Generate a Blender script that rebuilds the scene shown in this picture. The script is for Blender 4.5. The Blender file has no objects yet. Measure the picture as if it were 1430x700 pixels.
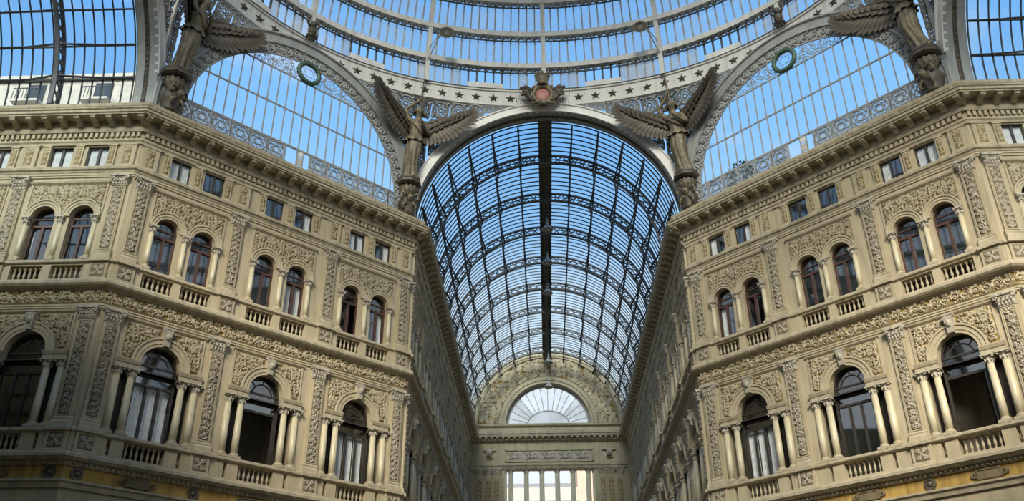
import bpy, math, random
import numpy as np
from mathutils import Matrix, Vector
PI = math.pi
rnd = random.Random(7)
scene = bpy.context.scene
COL = scene.collection

# ------------------------------------------------------------------ camera
CAM = np.array([-.4947, -24.693, 1.6]); YAW, PITCH, ROLL, FPX = -.0351, .5022, -.0043, 1244.03
_r = np.array([math.cos(YAW), -math.sin(YAW), 0]); _f = np.array([math.sin(YAW), math.cos(YAW), 0])
_F = _f*math.cos(PITCH) + np.array([0, 0, math.sin(PITCH)]); _U = -_f*math.sin(PITCH) + np.array([0, 0, math.cos(PITCH)])
_R2 = _r*math.cos(ROLL) + _U*math.sin(ROLL); _U2 = -_r*math.sin(ROLL) + _U*math.cos(ROLL)
cd = bpy.data.cameras.new('camera'); cd.sensor_fit = 'HORIZONTAL'; cd.sensor_width = 36; cd.lens = FPX/1430*36
cd.clip_end = 2000
cam = bpy.data.objects.new('camera', cd); COL.objects.link(cam); scene.camera = cam
cam.matrix_world = Matrix([[_R2[i], _U2[i], -_F[i], CAM[i]] for i in range(3)] + [[0, 0, 0, 1]])

# ------------------------------------------------------------------ sky, sun, exposure
world = bpy.data.worlds.new('sky'); scene.world = world; world.use_nodes = True
wn, wl = world.node_tree.nodes, world.node_tree.links
wn.clear()
w_out = wn.new('ShaderNodeOutputWorld'); w_bg = wn.new('ShaderNodeBackground'); wl.new(w_bg.outputs[0], w_out.inputs[0])
w_tc = wn.new('ShaderNodeTexCoord'); w_sep = wn.new('ShaderNodeSeparateXYZ'); wl.new(w_tc.outputs['Generated'], w_sep.inputs[0])
w_ramp = wn.new('ShaderNodeValToRGB'); wl.new(w_sep.outputs['Z'], w_ramp.inputs[0])
el = w_ramp.color_ramp.elements
el[0].position = 0.0; el[0].color = (.16, .15, .13, 1)
el[1].position = 1.0; el[1].color = (.10, .34, .90, 1)
for p_, c_ in ((.012, (.80, .88, .95, 1)), (.36, (1.1, 1.2, 1.28, 1)), (.43, (.92, 1.1, 1.28, 1)), (.49, (.48, .80, 1.18, 1)), (.58, (.30, .66, 1.15, 1)), (.72, (.20, .54, 1.1, 1))):
    e_ = el.new(p_); e_.color = c_
w_map = wn.new('ShaderNodeMapping'); w_map.inputs['Scale'].default_value = (2.2, 2.2, 5.0); wl.new(w_tc.outputs['Generated'], w_map.inputs[0])
w_noi = wn.new('ShaderNodeTexNoise'); w_noi.inputs['Scale'].default_value = 1.3; w_noi.inputs['Detail'].default_value = 7; w_noi.inputs['Roughness'].default_value = .6
wl.new(w_map.outputs[0], w_noi.inputs[0])
w_cr = wn.new('ShaderNodeValToRGB'); wl.new(w_noi.outputs[0], w_cr.inputs[0])
w_cr.color_ramp.elements[0].position = .54; w_cr.color_ramp.elements[0].color = (0, 0, 0, 1)
w_cr.color_ramp.elements[1].position = .74; w_cr.color_ramp.elements[1].color = (.8, .8, .8, 1)
w_mix = wn.new('ShaderNodeMixRGB'); wl.new(w_cr.outputs[0], w_mix.inputs[0]); wl.new(w_ramp.outputs[0], w_mix.inputs[1]); w_mix.inputs[2].default_value = (1.0, 1.02, 1.05, 1)
wl.new(w_mix.outputs[0], w_bg.inputs[0]); w_bg.inputs[1].default_value = 0.9
sd = bpy.data.lights.new('sun', 'SUN'); sun = bpy.data.objects.new('sun', sd); COL.objects.link(sun)
SUN_DIR = Vector((.07, .85, -.53)).normalized()     # direction the light travels
sun.rotation_euler = SUN_DIR.to_track_quat('-Z', 'Y').to_euler()
sd.energy = 6.5; sd.angle = math.radians(22); sd.color = (1.0, .92, .77)
vs = scene.view_settings
vs.view_transform = 'Standard'; vs.look = 'None'; vs.gamma = 1.0; vs.use_curve_mapping = False; vs.exposure = 0.0

# ------------------------------------------------------------------ dimensions (metres)
R, A = 18.3, 7.51                       # octagon apothem, half width of the arms
DL = (R-A)*math.sqrt(2)                 # length of a diagonal facade
END = 56.8                              # far end of the central arm
ZC = 27.1                               # springing of the glass vaults
K8 = math.tan(PI/8)
def ringr(az): return 18.42 + .22*(1-math.cos(4*az))

# ------------------------------------------------------------------ materials
MAT = {}
def newmat(name):
    m = bpy.data.materials.new(name); m.use_nodes = True
    n, l = m.node_tree.nodes, m.node_tree.links; n.clear()
    o = n.new('ShaderNodeOutputMaterial'); MAT[name] = m
    return m, n, l, o
def stone(name, ca, cb, rough=.85, scale=1.2, bump=.25, carve=None, grime=.35, metal=0.0):
    m, n, l, o = newmat(name)
    b = n.new('ShaderNodeBsdfPrincipled'); l.new(b.outputs[0], o.inputs[0])
    b.inputs['Roughness'].default_value = rough; b.inputs['Metallic'].default_value = metal
    tc = n.new('ShaderNodeTexCoord')
    t1 = n.new('ShaderNodeTexNoise'); t1.inputs['Scale'].default_value = scale; t1.inputs['Detail'].default_value = 6; t1.inputs['Roughness'].default_value = .65
    l.new(tc.outputs['Object'], t1.inputs[0])
    r1 = n.new('ShaderNodeValToRGB'); l.new(t1.outputs[0], r1.inputs[0])
    r1.color_ramp.elements[0].position = .32; r1.color_ramp.elements[1].position = .68
    r1.color_ramp.elements[0].color = (*cb, 1); r1.color_ramp.elements[1].color = (*ca, 1)
    col = r1.outputs[0]
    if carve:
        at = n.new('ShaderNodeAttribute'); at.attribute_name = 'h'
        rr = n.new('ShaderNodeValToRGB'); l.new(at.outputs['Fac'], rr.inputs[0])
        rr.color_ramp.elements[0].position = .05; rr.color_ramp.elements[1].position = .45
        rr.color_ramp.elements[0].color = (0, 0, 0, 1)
        mx = n.new('ShaderNodeMixRGB'); l.new(rr.outputs[0], mx.inputs[0]); mx.inputs[1].default_value = (*carve, 1); l.new(col, mx.inputs[2])  # low parts: ochre ground paint, darkened further as painted crevice shade
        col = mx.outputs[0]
    # rain streaks and soot: tall thin noise, a wear with a shape of its own
    mp = n.new('ShaderNodeMapping'); mp.inputs['Scale'].default_value = (3.0, 3.0, .45); l.new(tc.outputs['Object'], mp.inputs[0])
    t2 = n.new('ShaderNodeTexNoise'); t2.inputs['Scale'].default_value = 1.1; t2.inputs['Detail'].default_value = 5; l.new(mp.outputs[0], t2.inputs[0])
    r2 = n.new('ShaderNodeValToRGB'); l.new(t2.outputs[0], r2.inputs[0])
    g = 1-grime
    r2.color_ramp.elements[0].position = .30; r2.color_ramp.elements[0].color = (g, g, g*1.0, 1)
    r2.color_ramp.elements[1].position = .58; r2.color_ramp.elements[1].color = (1, 1, 1, 1)
    mu = n.new('ShaderNodeMixRGB'); mu.blend_type = 'MULTIPLY'; mu.inputs[0].default_value = 1; l.new(col, mu.inputs[1]); l.new(r2.outputs[0], mu.inputs[2])
    l.new(mu.outputs[0], b.inputs['Base Color'])
    if bump:
        t3 = n.new('ShaderNodeTexNoise'); t3.inputs['Scale'].default_value = 14; t3.inputs['Detail'].default_value = 4; l.new(tc.outputs['Object'], t3.inputs[0])
        bp = n.new('ShaderNodeBump'); bp.inputs['Strength'].default_value = bump; bp.inputs['Distance'].default_value = .03
        l.new(t3.outputs[0], bp.inputs['Height']); l.new(bp.outputs[0], b.inputs['Normal'])
    return m
def plain(name, c, rough=.6, metal=0.0):
    m, n, l, o = newmat(name)
    b = n.new('ShaderNodeBsdfPrincipled'); l.new(b.outputs[0], o.inputs[0])
    tc = n.new('ShaderNodeTexCoord'); t1 = n.new('ShaderNodeTexNoise'); t1.inputs['Scale'].default_value = 3; t1.inputs['Detail'].default_value = 4
    l.new(tc.outputs['Object'], t1.inputs[0])
    r1 = n.new('ShaderNodeValToRGB'); l.new(t1.outputs[0], r1.inputs[0])
    r1.color_ramp.elements[0].position = .3; r1.color_ramp.elements[1].position = .7
    r1.color_ramp.elements[0].color = (*[x*.8 for x in c], 1); r1.color_ramp.elements[1].color = (*[min(1, x*1.1) for x in c], 1)
    l.new(r1.outputs[0], b.inputs['Base Color']); b.inputs['Roughness'].default_value = rough; b.inputs['Metallic'].default_value = metal
    return m
def glassmat(name, tint, dirt=.1, gloss=.06, dirtcol=(.8, .82, .82), dscale=.6):
    m, n, l, o = newmat(name)
    tr = n.new('ShaderNodeBsdfTransparent'); tr.inputs[0].default_value = (*tint, 1)
    gl = n.new('ShaderNodeBsdfGlossy'); gl.inputs['Roughness'].default_value = .03
    lw = n.new('ShaderNodeLayerWeight'); lw.inputs[0].default_value = .5
    pw = n.new('ShaderNodeMath'); pw.operation = 'POWER'; pw.inputs[1].default_value = 5; l.new(lw.outputs['Facing'], pw.inputs[0])
    sc_ = n.new('ShaderNodeMath'); sc_.operation = 'MULTIPLY'; sc_.inputs[1].default_value = .9 if gloss > 0 else .12; l.new(pw.outputs[0], sc_.inputs[0])
    ad = n.new('ShaderNodeMath'); ad.operation = 'ADD'; ad.use_clamp = True; ad.inputs[1].default_value = gloss; l.new(sc_.outputs[0], ad.inputs[0])
    m1 = n.new('ShaderNodeMixShader'); l.new(ad.outputs[0], m1.inputs[0]); l.new(tr.outputs[0], m1.inputs[1]); l.new(gl.outputs[0], m1.inputs[2])
    if dirt > 0:
        df = n.new('ShaderNodeBsdfDiffuse'); df.inputs[0].default_value = (*dirtcol, 1)
        tl = n.new('ShaderNodeBsdfTranslucent'); tl.inputs[0].default_value = (*dirtcol, 1)
        md = n.new('ShaderNodeMixShader'); md.inputs[0].default_value = .6; l.new(df.outputs[0], md.inputs[1]); l.new(tl.outputs[0], md.inputs[2])
        ge = n.new('ShaderNodeNewGeometry'); tx = n.new('ShaderNodeTexNoise'); tx.inputs['Scale'].default_value = dscale; tx.inputs['Detail'].default_value = 4
        l.new(ge.outputs['Position'], tx.inputs[0])
        mr = n.new('ShaderNodeMapRange'); mr.inputs[1].default_value = .35; mr.inputs[2].default_value = .7; mr.inputs[3].default_value = dirt*.35; mr.inputs[4].default_value = min(1, dirt*1.7)
        l.new(tx.outputs[0], mr.inputs[0])
        m2 = n.new('ShaderNodeMixShader'); l.new(mr.outputs[0], m2.inputs[0]); l.new(m1.outputs[0], m2.inputs[1]); l.new(md.outputs[0], m2.inputs[2])
        l.new(m2.outputs[0], o.inputs[0])
    else:
        l.new(m1.outputs[0], o.inputs[0])
    return m
stone('stone', (.545, .465, .31), (.48, .405, .265), grime=.22)
stone('stone_trim', (.55, .475, .325), (.45, .385, .26), grime=.3, scale=2)
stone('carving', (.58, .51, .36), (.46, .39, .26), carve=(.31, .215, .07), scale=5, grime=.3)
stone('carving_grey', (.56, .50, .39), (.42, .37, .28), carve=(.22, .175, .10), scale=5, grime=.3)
stone('capital_stone', (.60, .55, .44), (.44, .39, .30), scale=6, grime=.4)
stone('marble_yellow', (.74, .66, .42), (.62, .55, .40), rough=.35, scale=2.5, bump=.05, grime=.25)
stone('ochre_plaster', (.58, .38, .10), (.46, .29, .08), grime=.4)
stone('room_plaster', (.42, .37, .28), (.34, .30, .23), grime=.3)
stone('iron_grey', (.46, .47, .45), (.38, .39, .38), rough=.55, bump=.08, grime=.25)
stone('iron_sunlit', (.82, .81, .76), (.70, .70, .66), rough=.55, bump=.05, grime=.2)  # grey iron lightened, the sun on ring, ribs and beams put into the colour
stone('arch_sunlit', (.92, .91, .87), (.82, .81, .77), rough=.5, bump=.03, grime=.12)  # arch face whitened to carry direct sunlight in its colour
stone('iron_lace', (.42, .43, .42), (.33, .34, .34), rough=.6, bump=.1, grime=.3)
stone('iron_rib', (.17, .175, .175), (.11, .115, .12), rough=.6, bump=.05, grime=.3)  # rib iron toned down, part of its backlit darkness put into the colour
stone('iron_dark', (.075, .08, .08), (.045, .048, .05), rough=.6, bump=.05, grime=.3)  # backlit black of the vault bars painted in; also cables and railings
stone('bronze', (.33, .275, .175), (.12, .10, .068), rough=.55, scale=3, bump=.3, grime=.5, metal=.1)
stone('bronze_dark', (.17, .145, .105), (.075, .064, .05), rough=.55, scale=3, bump=.3, grime=.4, metal=.2)
stone('floor_marble', (.30, .26, .21), (.22, .19, .15), rough=.35, scale=.4, bump=0)  # darkened to stand for a shaded floor and weaken its bounce light
plain('wood_red', (.085, .040, .030), .5)
plain('wood_dark', (.040, .034, .028), .45)
plain('curtain_white', (.88, .88, .87), .9)
plain('wreath_green', (.10, .17, .12), .5, .3)
plain('star_bronze', (.085, .080, .062), .5, .3)
plain('shield_red', (.46, .20, .16), .5)
plain('board_white', (.80, .80, .78), .7)
plain('lamp_shell', (.55, .52, .44), .45)
plain('soffit_dark', (.20, .17, .12), .8)
plain('house_cream', (.58, .54, .46), .8)
plain('house_pink', (.70, .47, .38), .8)
plain('roof_grey', (.24, .24, .26), .8)
plain('leaf_green', (.06, .12, .05), .7)
glassmat('glass_dome', (.92, .96, .98), dirt=.26, gloss=.0)
glassmat('glass_vault', (.74, .85, .93), dirt=.07, gloss=.0, dirtcol=(.62, .66, .68))
glassmat('glass_lunette', (.95, .98, 1.0), dirt=.015, gloss=.0)
glassmat('glass_frosted', (.75, .78, .8), dirt=.55, gloss=.0, dirtcol=(.85, .85, .82))
glassmat('glass_window', (.62, .66, .68), dirt=.0, gloss=.16)
glassmat('glass_clear', (.96, .97, .97), dirt=.0, gloss=.03)

# ------------------------------------------------------------------ mesh helpers
class MB:
    def __init__(s): s.v = []; s.f = []; s.h = []
    def add(s, vs, fs, h=None):
        o = len(s.v); s.v += [tuple(map(float, p)) for p in vs]; s.f += [tuple(i+o for i in q) for q in fs]
        s.h += list(h) if h is not None else [0.0]*len(vs)
        return s
    def box(s, x0, x1, y0, y1, z0, z1):
        return s.add([(x, y, z) for z in (z0, z1) for y in (y0, y1) for x in (x0, x1)],
                     [(0, 2, 3, 1), (4, 5, 7, 6), (0, 1, 5, 4), (2, 6, 7, 3), (0, 4, 6, 2), (1, 3, 7, 5)])
    def hull(s, a, b):      # loft between two equal-length loops, capped
        n = len(a)
        return s.add(list(a)+list(b), [tuple(range(n-1, -1, -1)), tuple(range(n, 2*n))] + [(i, (i+1) % n, n+(i+1) % n, n+i) for i in range(n)])
    def extr(s, prof, u0, u1, k0=0, k1=0):   # profile [(n,z)] along x, outward is -y, mitred ends
        return s.hull([(u0-k0*n, -n, z) for n, z in prof], [(u1+k1*n, -n, z) for n, z in prof])
    def lathe(s, prof, c=(0, 0, 0), seg=10, a0=0, a1=2*PI):
        full = abs(a1-a0-2*PI) < 1e-6; m = seg if full else seg+1
        vs = [(c[0]+r*math.cos(a0+(a1-a0)*j/seg), c[1]+r*math.sin(a0+(a1-a0)*j/seg), c[2]+z) for r, z in prof for j in range(m)]
        fs = [(i*m+j, i*m+(j+1) % m, (i+1)*m+(j+1) % m, (i+1)*m+j) for i in range(len(prof)-1) for j in range(seg)]
        fs += [tuple(range(m-1, -1, -1)), tuple((len(prof)-1)*m+j for j in range(m))]
        return s.add(vs, fs)
    def tube(s, pts, rad, seg=6, closed=False):
        P = [Vector(p) for p in pts]; n = len(P); vs = []
        for i, p in enumerate(P):
            t = (P[(i+1) % n]-P[i-1]) if closed or 0 < i < n-1 else (P[1]-P[0] if i == 0 else P[-1]-P[-2])
            t.normalize(); up = Vector((0, 1, 0)) if abs(t.y) < .9 else Vector((1, 0, 0))
            a = t.cross(up).normalized(); b = t.cross(a)
            r = rad[i] if hasattr(rad, '__len__') else rad
            vs += [tuple(p+a*(r*math.cos(2*PI*k/seg))+b*(r*math.sin(2*PI*k/seg))) for k in range(seg)]
        m = n if closed else n-1
        fs = [(i*seg+k, i*seg+(k+1) % seg, ((i+1) % n)*seg+(k+1) % seg, ((i+1) % n)*seg+k) for i in range(m) for k in range(seg)]
        if not closed: fs += [tuple(range(seg-1, -1, -1)), tuple((n-1)*seg+k for k in range(seg))]
        return s.add(vs, fs)
    def bar(s, p, q, w, d):    # box beam p->q
        p, q = Vector(p), Vector(q); t = (q-p).normalized(); up = Vector((0, 1, 0)) if abs(t.y) < .9 else Vector((0, 0, 1))
        a = t.cross(up).normalized()*w/2; b = t.cross(a).normalized()*d/2
        lo = [a+b, b-a, -a-b, a-b]
        return s.hull([tuple(p+x) for x in lo], [tuple(q+x) for x in lo])
    def arch(s, prof, c, r0=0, a0=0, a1=PI, seg=24):   # profile [(radius,n)] swept in the xz plane round c=(x,z)
        loops = []
        for j in range(seg+1):
            t = a0+(a1-a0)*j/seg
            loops.append([(c[0]+(r0+r)*math.cos(t), -n, c[1]+(r0+r)*math.sin(t)) for r, n in prof])
        m = len(prof); vs = [p for L in loops for p in L]
        fs = [(j*m+i, j*m+(i+1) % m, (j+1)*m+(i+1) % m, (j+1)*m+i) for j in range(seg) for i in range(m)]
        fs += [tuple(range(m-1, -1, -1)), tuple(seg*m+i for i in range(m))]
        return s.add(vs, fs)
    def ball(s, c, rx, ry, rz, seg=8, rings=5):
        prof = [(math.cos(t), math.sin(t)) for t in np.linspace(-PI/2+.2, PI/2-.2, rings)]
        vs = [(c[0]+rx*r*math.cos(2*PI*j/seg), c[1]+ry*r*math.sin(2*PI*j/seg), c[2]+rz*z) for r, z in prof for j in range(seg)]
        fs = [(i*seg+j, i*seg+(j+1) % seg, (i+1)*seg+(j+1) % seg, (i+1)*seg+j) for i in range(rings-1) for j in range(seg)]
        fs += [tuple(range(seg-1, -1, -1)), tuple((rings-1)*seg+j for j in range(seg))]
        return s.add(vs, fs)
    def xf(s, M):
        s.v = [tuple(M @ Vector(p)) for p in s.v]; return s
    def mesh(s, name, mat, smooth=False):
        me = bpy.data.meshes.new(name); me.from_pydata(s.v, [], s.f)
        if any(s.h): me.attributes.new('h', 'FLOAT', 'POINT').data.foreach_set('value', s.h)
        me.materials.append(MAT[mat])
        if smooth: me.polygons.foreach_set('use_smooth', [True]*len(me.polygons))
        me.update(); return me
def put(name, mesh, parent=None, loc=(0, 0, 0), rot=(0, 0, 0), scale=None):
    o = bpy.data.objects.new(name, mesh); COL.objects.link(o)
    o.parent = parent; o.location = loc; o.rotation_euler = rot
    if scale: o.scale = scale
    return o
def build(mb, name, mat, parent=None, loc=(0, 0, 0), rot=(0, 0, 0), smooth=False):
    return put(name, mb.mesh(name, mat, smooth), parent, loc, rot)
def tag(o, label, cat, group=None, kind=None):
    o['label'] = label; o['category'] = cat
    if group: o['group'] = group
    if kind: o['kind'] = kind
    return o
def root(name, label, cat, loc=(0, 0, 0), rot=(0, 0, 0), group=None, kind=None):
    return tag(put(name, None, None, loc, rot), label, cat, group, kind)

# ------------------------------------------------------------------ carved relief
def spiral(cx, cz, r, turns=1.4, start=0, d=1, n=22):
    t = np.linspace(0, 1, n); rr = r*(1-.86*t); a = start+d*2*PI*turns*t
    return np.stack([cx+rr*np.cos(a), cz+rr*np.sin(a)], 1)
def leaf(x, z, a, ln, n=7):
    t = np.linspace(0, 1, n); return np.stack([x+ln*t*math.cos(a)-.25*ln*t*t*math.sin(a), z+ln*t*math.sin(a)+.25*ln*t*t*math.cos(a)], 1)
def relief(x0, x1, z0, z1, strokes, res=.035, mask=None, depth=.07, base=0.0):
    nx = max(4, int((x1-x0)/res)); nz = max(4, int((z1-z0)/res))
    X, Z = np.meshgrid(np.linspace(x0, x1, nx+1), np.linspace(z0, z1, nz+1)); H = np.zeros_like(X)
    for pts, w in strokes:
        ws = np.linspace(w, w*.55, len(pts))
        for (px, pz), ww in zip(pts, ws):
            i0, i1 = np.searchsorted(X[0], (px-ww, px+ww)); j0, j1 = np.searchsorted(Z[:, 0], (pz-ww, pz+ww))
            if i1 <= i0 or j1 <= j0: continue
            d2 = ((X[j0:j1, i0:i1]-px)**2+(Z[j0:j1, i0:i1]-pz)**2)/(ww*ww)
            H[j0:j1, i0:i1] = np.maximum(H[j0:j1, i0:i1], np.sqrt(np.clip(1-d2, 0, 1)))
    H[0] = H[-1] = 0; H[:, 0] = 0; H[:, -1] = 0
    ok = np.ones_like(X, bool) if mask is None else mask(X, Z)
    idx = -np.ones(X.shape, int); idx[ok] = np.arange(ok.sum())
    vs = np.stack([X[ok], -(base+H[ok]*depth), Z[ok]], 1)
    q = np.stack([idx[:-1, :-1], idx[:-1, 1:], idx[1:, 1:], idx[1:, :-1]], -1).reshape(-1, 4)
    q = q[(q >= 0).all(1)]
    return MB().add(vs.tolist(), q.tolist(), H[ok].tolist())
def candelabra(w, h, step=None):
    S = [(np.stack([np.full(90, 0.), np.linspace(.04, h-.04, 90)], 1), w*.05)]
    step = step or w*.62; k = max(2, int(h/step)); st = h/k
    for i in range(k):
        z = (i+.5)*st; big = i % 3
        for s in (-1, 1):
            sp = spiral(0, 0, w*(.2 if big else .15), 1.3, -PI/2, 1, 26); sp[:, 0] = s*(sp[:, 0]+w*.24); sp[:, 1] += z; S.append((sp, w*.05))
            for q in range(5):
                a = rnd.uniform(-.4, 1.5); lf = leaf(rnd.uniform(.02, .2)*w, 0, a, w*rnd.uniform(.2, .34)); lf[:, 0] *= s; lf[:, 1] += z+rnd.uniform(-.5, .4)*st; S.append((lf, w*rnd.uniform(.04, .06)))
        S.append((np.array([[0, z+.3*st], [0, z+.36*st]]), w*(.11 if big else .16)))
    return S
def running(w, h, n):
    S = []
    for i in range(n):
        c = (i+.5)*w/n; s = 1 if i % 2 else -1
        sp = spiral(0, 0, h*.32, 1.7, PI*.9, 1, 34); sp[:, 1] *= s; sp[:, 0] += c; sp[:, 1] += h/2; S.append((sp, h*.06))
        t = np.linspace(-.5, .5, 24); S.append((np.stack([c+t*w/n*1.1, h/2-s*h*.38*np.cos(t*PI)], 1), h*.05))
        S.append((np.array([[c, h/2], [c+.01, h/2]]), h*.11))
        for j in range(16):
            a = rnd.uniform(0, 6.28); q = rnd.uniform(.36, .5)*h
            lf = leaf(c+q*math.cos(a)*w/n/h*.95, h/2+q*math.sin(a)*.9, a+rnd.uniform(-.8, .8), h*.2); S.append((lf, h*rnd.uniform(.035, .06)))
    return S
def tendrils(x0, x1, z0, z1, n, rad, wid):
    S = []; nx = max(1, int(math.sqrt(n*(x1-x0)/(z1-z0)))); nz = max(1, round(n/nx))
    for ix in range(nx):
        for iz in range(nz):
            x = x0+(ix+.5+rnd.uniform(-.25, .25))*(x1-x0)/nx; z = z0+(iz+.5+rnd.uniform(-.25, .25))*(z1-z0)/nz; r = rad*rnd.uniform(.75, 1.15)
            S.append((spiral(x, z, r, 1.5, rnd.uniform(0, 6.28), rnd.choice((-1, 1)), 30), wid))
            for j in range(4):
                a = rnd.uniform(0, 6.28); S.append((leaf(x+r*math.cos(a), z+r*math.sin(a), a+rnd.uniform(-.7, .7), r*.9), wid*rnd.uniform(.8, 1.3)))
    return S

# ------------------------------------------------------------------ shared facade pieces (local frame: x along, -y outward, z up)
M = {}
def strip(mb, u0, u1, z0, z1, ops, yf=0.0, depth=.4, back=False):
    """wall face between u0..u1, z0..z1 with openings (ua, ub, zb, top(u), samples) and their reveals"""
    cur = u0
    for ua, ub, zb, top, ns in sorted(ops, key=lambda o: o[0]):
        if ua > cur: mb.add([(cur, yf, z0), (ua, yf, z0), (ua, yf, z1), (cur, yf, z1)], [(0, 1, 2, 3)])
        us = np.linspace(ua, ub, ns+1); yb = yf+depth
        if zb > z0: mb.add([(ua, yf, z0), (ub, yf, z0), (ub, yf, zb), (ua, yf, zb)], [(0, 1, 2, 3)])
        mb.add([(ua, yf, zb), (ub, yf, zb), (ub, yb, zb), (ua, yb, zb)], [(0, 1, 2, 3)])
        for a, b in zip(us[:-1], us[1:]):
            e = 1e-6; ta, tb = top(a+e), top(b-e)
            mb.add([(a, yf, ta), (b, yf, tb), (b, yf, z1), (a, yf, z1)], [(0, 1, 2, 3)])
            mb.add([(a, yf, ta), (a, yb, ta), (b, yb, tb), (b, yf, tb)], [(0, 1, 2, 3)])
            if back: mb.add([(a, yb, zb), (b, yb, zb), (b, yb, tb), (a, yb, ta)], [(0, 1, 2, 3)])
        for u in (ua, ub):
            t = top(u+(1e-6 if u == ua else -1e-6)); mb.add([(u, yf, zb), (u, yb, zb), (u, yb, t), (u, yf, t)], [(0, 1, 2, 3)])
        cur = ub
    if cur < u1: mb.add([(cur, yf, z0), (u1, yf, z0), (u1, yf, z1), (cur, yf, z1)], [(0, 1, 2, 3)])
def archtop(c, r, zs):
    return lambda u: zs+math.sqrt(max(0, r*r-(u-c)**2))
def flat(z): return lambda u: z
LOW_R, LOW_S = .84, 15.2       # lower windows: radius, springing
UP_R, UP_S, UP_C = .53, 21.42, .85
def lowtop(c):
    f = archtop(c, LOW_R, LOW_S)
    return lambda u: f(u) if abs(u-c) < LOW_R else 14.82

def make_pieces():
    # pilasters of the lower and upper order
    for key, w, z0, z1, pw in (('low', .66, 12.04, 16.5, .44), ('up', .62, 19.25, 22.87, .42)):
        m = MB(); m.box(-w/2, w/2, -.12, 0, z0, z1)
        for x in (-pw/2-.045, pw/2+.005): m.box(x, x+.04, -.145, -.12, z0+.5, z1-.06)
        m.box(-pw/2-.045, pw/2+.045, -.145, -.12, z1-.06, z1-.02); m.box(-pw/2-.045, pw/2+.045, -.145, -.12, z0+.46, z0+.5)
        M['pil_'+key] = m.mesh('pilaster', 'stone')
        m = MB(); m.extr([(0, z0), (.22, z0), (.22, z0+.2), (.16, z0+.28), (.18, z0+.36), (.13, z0+.42), (0, z0+.42)], -w/2-.05, w/2+.05)
        M['pilbase_'+key] = m.mesh('base', 'stone_trim')
        h = z1-z0-.6
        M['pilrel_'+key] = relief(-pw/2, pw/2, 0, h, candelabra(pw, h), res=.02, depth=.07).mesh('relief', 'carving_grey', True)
        # capital: bell, leaves, volutes, abacus
        ch = .55; cw = w
        m = MB(); m.hull([(-cw/2, 0, 0), (cw/2, 0, 0), (cw/2, -.13, 0), (-cw/2, -.13, 0)], [(-cw/2-.06, 0, ch-.1), (cw/2+.06, 0, ch-.1), (cw/2+.06, -.24, ch-.1), (-cw/2-.06, -.24, ch-.1)])
        m.box(-cw/2-.12, cw/2+.12, -.30, 0, ch-.1, ch)
        m.box(-cw/2-.02, cw/2+.02, -.17, 0, 0, .04)
        for row, zz, nl in ((0, .13, 5), (1, .27, 4)):
            for i in range(nl):
                x = (i-(nl-1)/2)*cw/nl; m.ball((x, -.18-.03*row, zz), .055, .06, .11, 6, 4); m.ball((x, -.24-.03*row, zz+.08), .045, .04, .035, 6, 3)
        for x in (-cw/2-.02, cw/2+.02):
            m.tube([(x+.085*math.cos(t)*(1-t/14), -.25, ch-.18+.085*math.sin(t)*(1-t/14)) for t in np.linspace(0, 9, 16)], .035, 5)
        m.ball((0, -.29, ch-.08), .07, .05, .07, 6, 4)
        M['cap_'+key] = m.mesh('capital', 'capital_stone')
        # pedestal block under the pilaster with a carved panel
        m = MB(); zz = 11.05 if key == 'low' else 18.22; zt = 11.88 if key == 'low' else 19.08
        m.box(-.40, .40, -.22, -.12, zz, zt); m.extr([(.12, zz), (.27, zz), (.27, zz+.1), (.22, zz+.14), (.12, zz+.14)], -.43, .43)
        m.extr([(.12, zt), (.34, zt), (.34, zt+.13), (.3, zt+.16), (.12, zt+.16)], -.45, .45)
        M['ped_'+key] = m.mesh('pedestal', 'stone_trim')
        S = []
        for sx in (-1, 1):
            for sz in (-1, 1):
                sp = spiral(0, 0, .1, 1.3, 0, 1); sp[:, 0] = sx*(sp[:, 0]+.13); sp[:, 1] = sz*(sp[:, 1]+.12)+.29; S.append((sp, .032))
                lf = leaf(0, 0, .8, .2); lf[:, 0] *= sx; lf[:, 1] = .29+sz*lf[:, 1]; S.append((lf, .035))
        S.append((np.array([[0, .27], [0, .31]]), .06))
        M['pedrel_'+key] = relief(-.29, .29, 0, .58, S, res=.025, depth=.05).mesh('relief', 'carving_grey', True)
    # balusters
    prof = [(.05, 0), (.05, .04), (.028, .06), (.03, .10), (.062, .2), (.05, .3), (.026, .42), (.03, .46), (.05, .48), (.05, .52)]
    M['baluster'] = MB().lathe(prof, seg=8).box(-.055, .055, -.055, .055, .52, .6).mesh('baluster', 'stone_trim')
    # marble columns
    def column(key, r, z0, z1, mat):
        h = z1-z0
        M['col_'+key] = MB().lathe([(r, .0), (r*1.0, h*.33), (r*.84, h)], seg=12).mesh('column', mat, True)
        M['colbase_'+key] = MB().box(-r*1.5, r*1.5, -r*1.5, r*1.5, -.24, -.13).lathe([(r*1.45, -.13), (r*1.5, -.09), (r*1.2, -.05), (r*1.25, -.02), (r, 0)], seg=12).mesh('base', 'stone_trim')
        m = MB().lathe([(r*.9, 0), (r*.95, .03), (r*.88, .05), (r*1.0, .2), (r*1.5, .29)], seg=12).box(-r*1.65, r*1.65, -r*1.65, r*1.65, .29, .35)
        for k in range(8):
            a = k*PI/4; m.ball((r*1.15*math.cos(a), r*1.15*math.sin(a), .13), .04, .04, .08, 5, 4)
        for k in range(4):
            a = PI/4+k*PI/2; m.ball((r*1.75*math.cos(a), r*1.75*math.sin(a), .25), .05, .05, .055, 6, 4)
        M['colcap_'+key] = m.mesh('capital', 'capital_stone')
    column('low', .155, 12.3, 14.47, 'marble_yellow'); column('up', .115, 19.5, 21.05, 'marble_yellow')
    # impost entablature over the lower columns
    M['impost'] = MB().extr([(-.35, 14.82), (.16, 14.82), (.16, 14.96), (.2, 15.0), (.24, 15.12), (.24, 15.17), (-.35, 15.17)], -.49, .49).mesh('impost', 'stone_trim')
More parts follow.
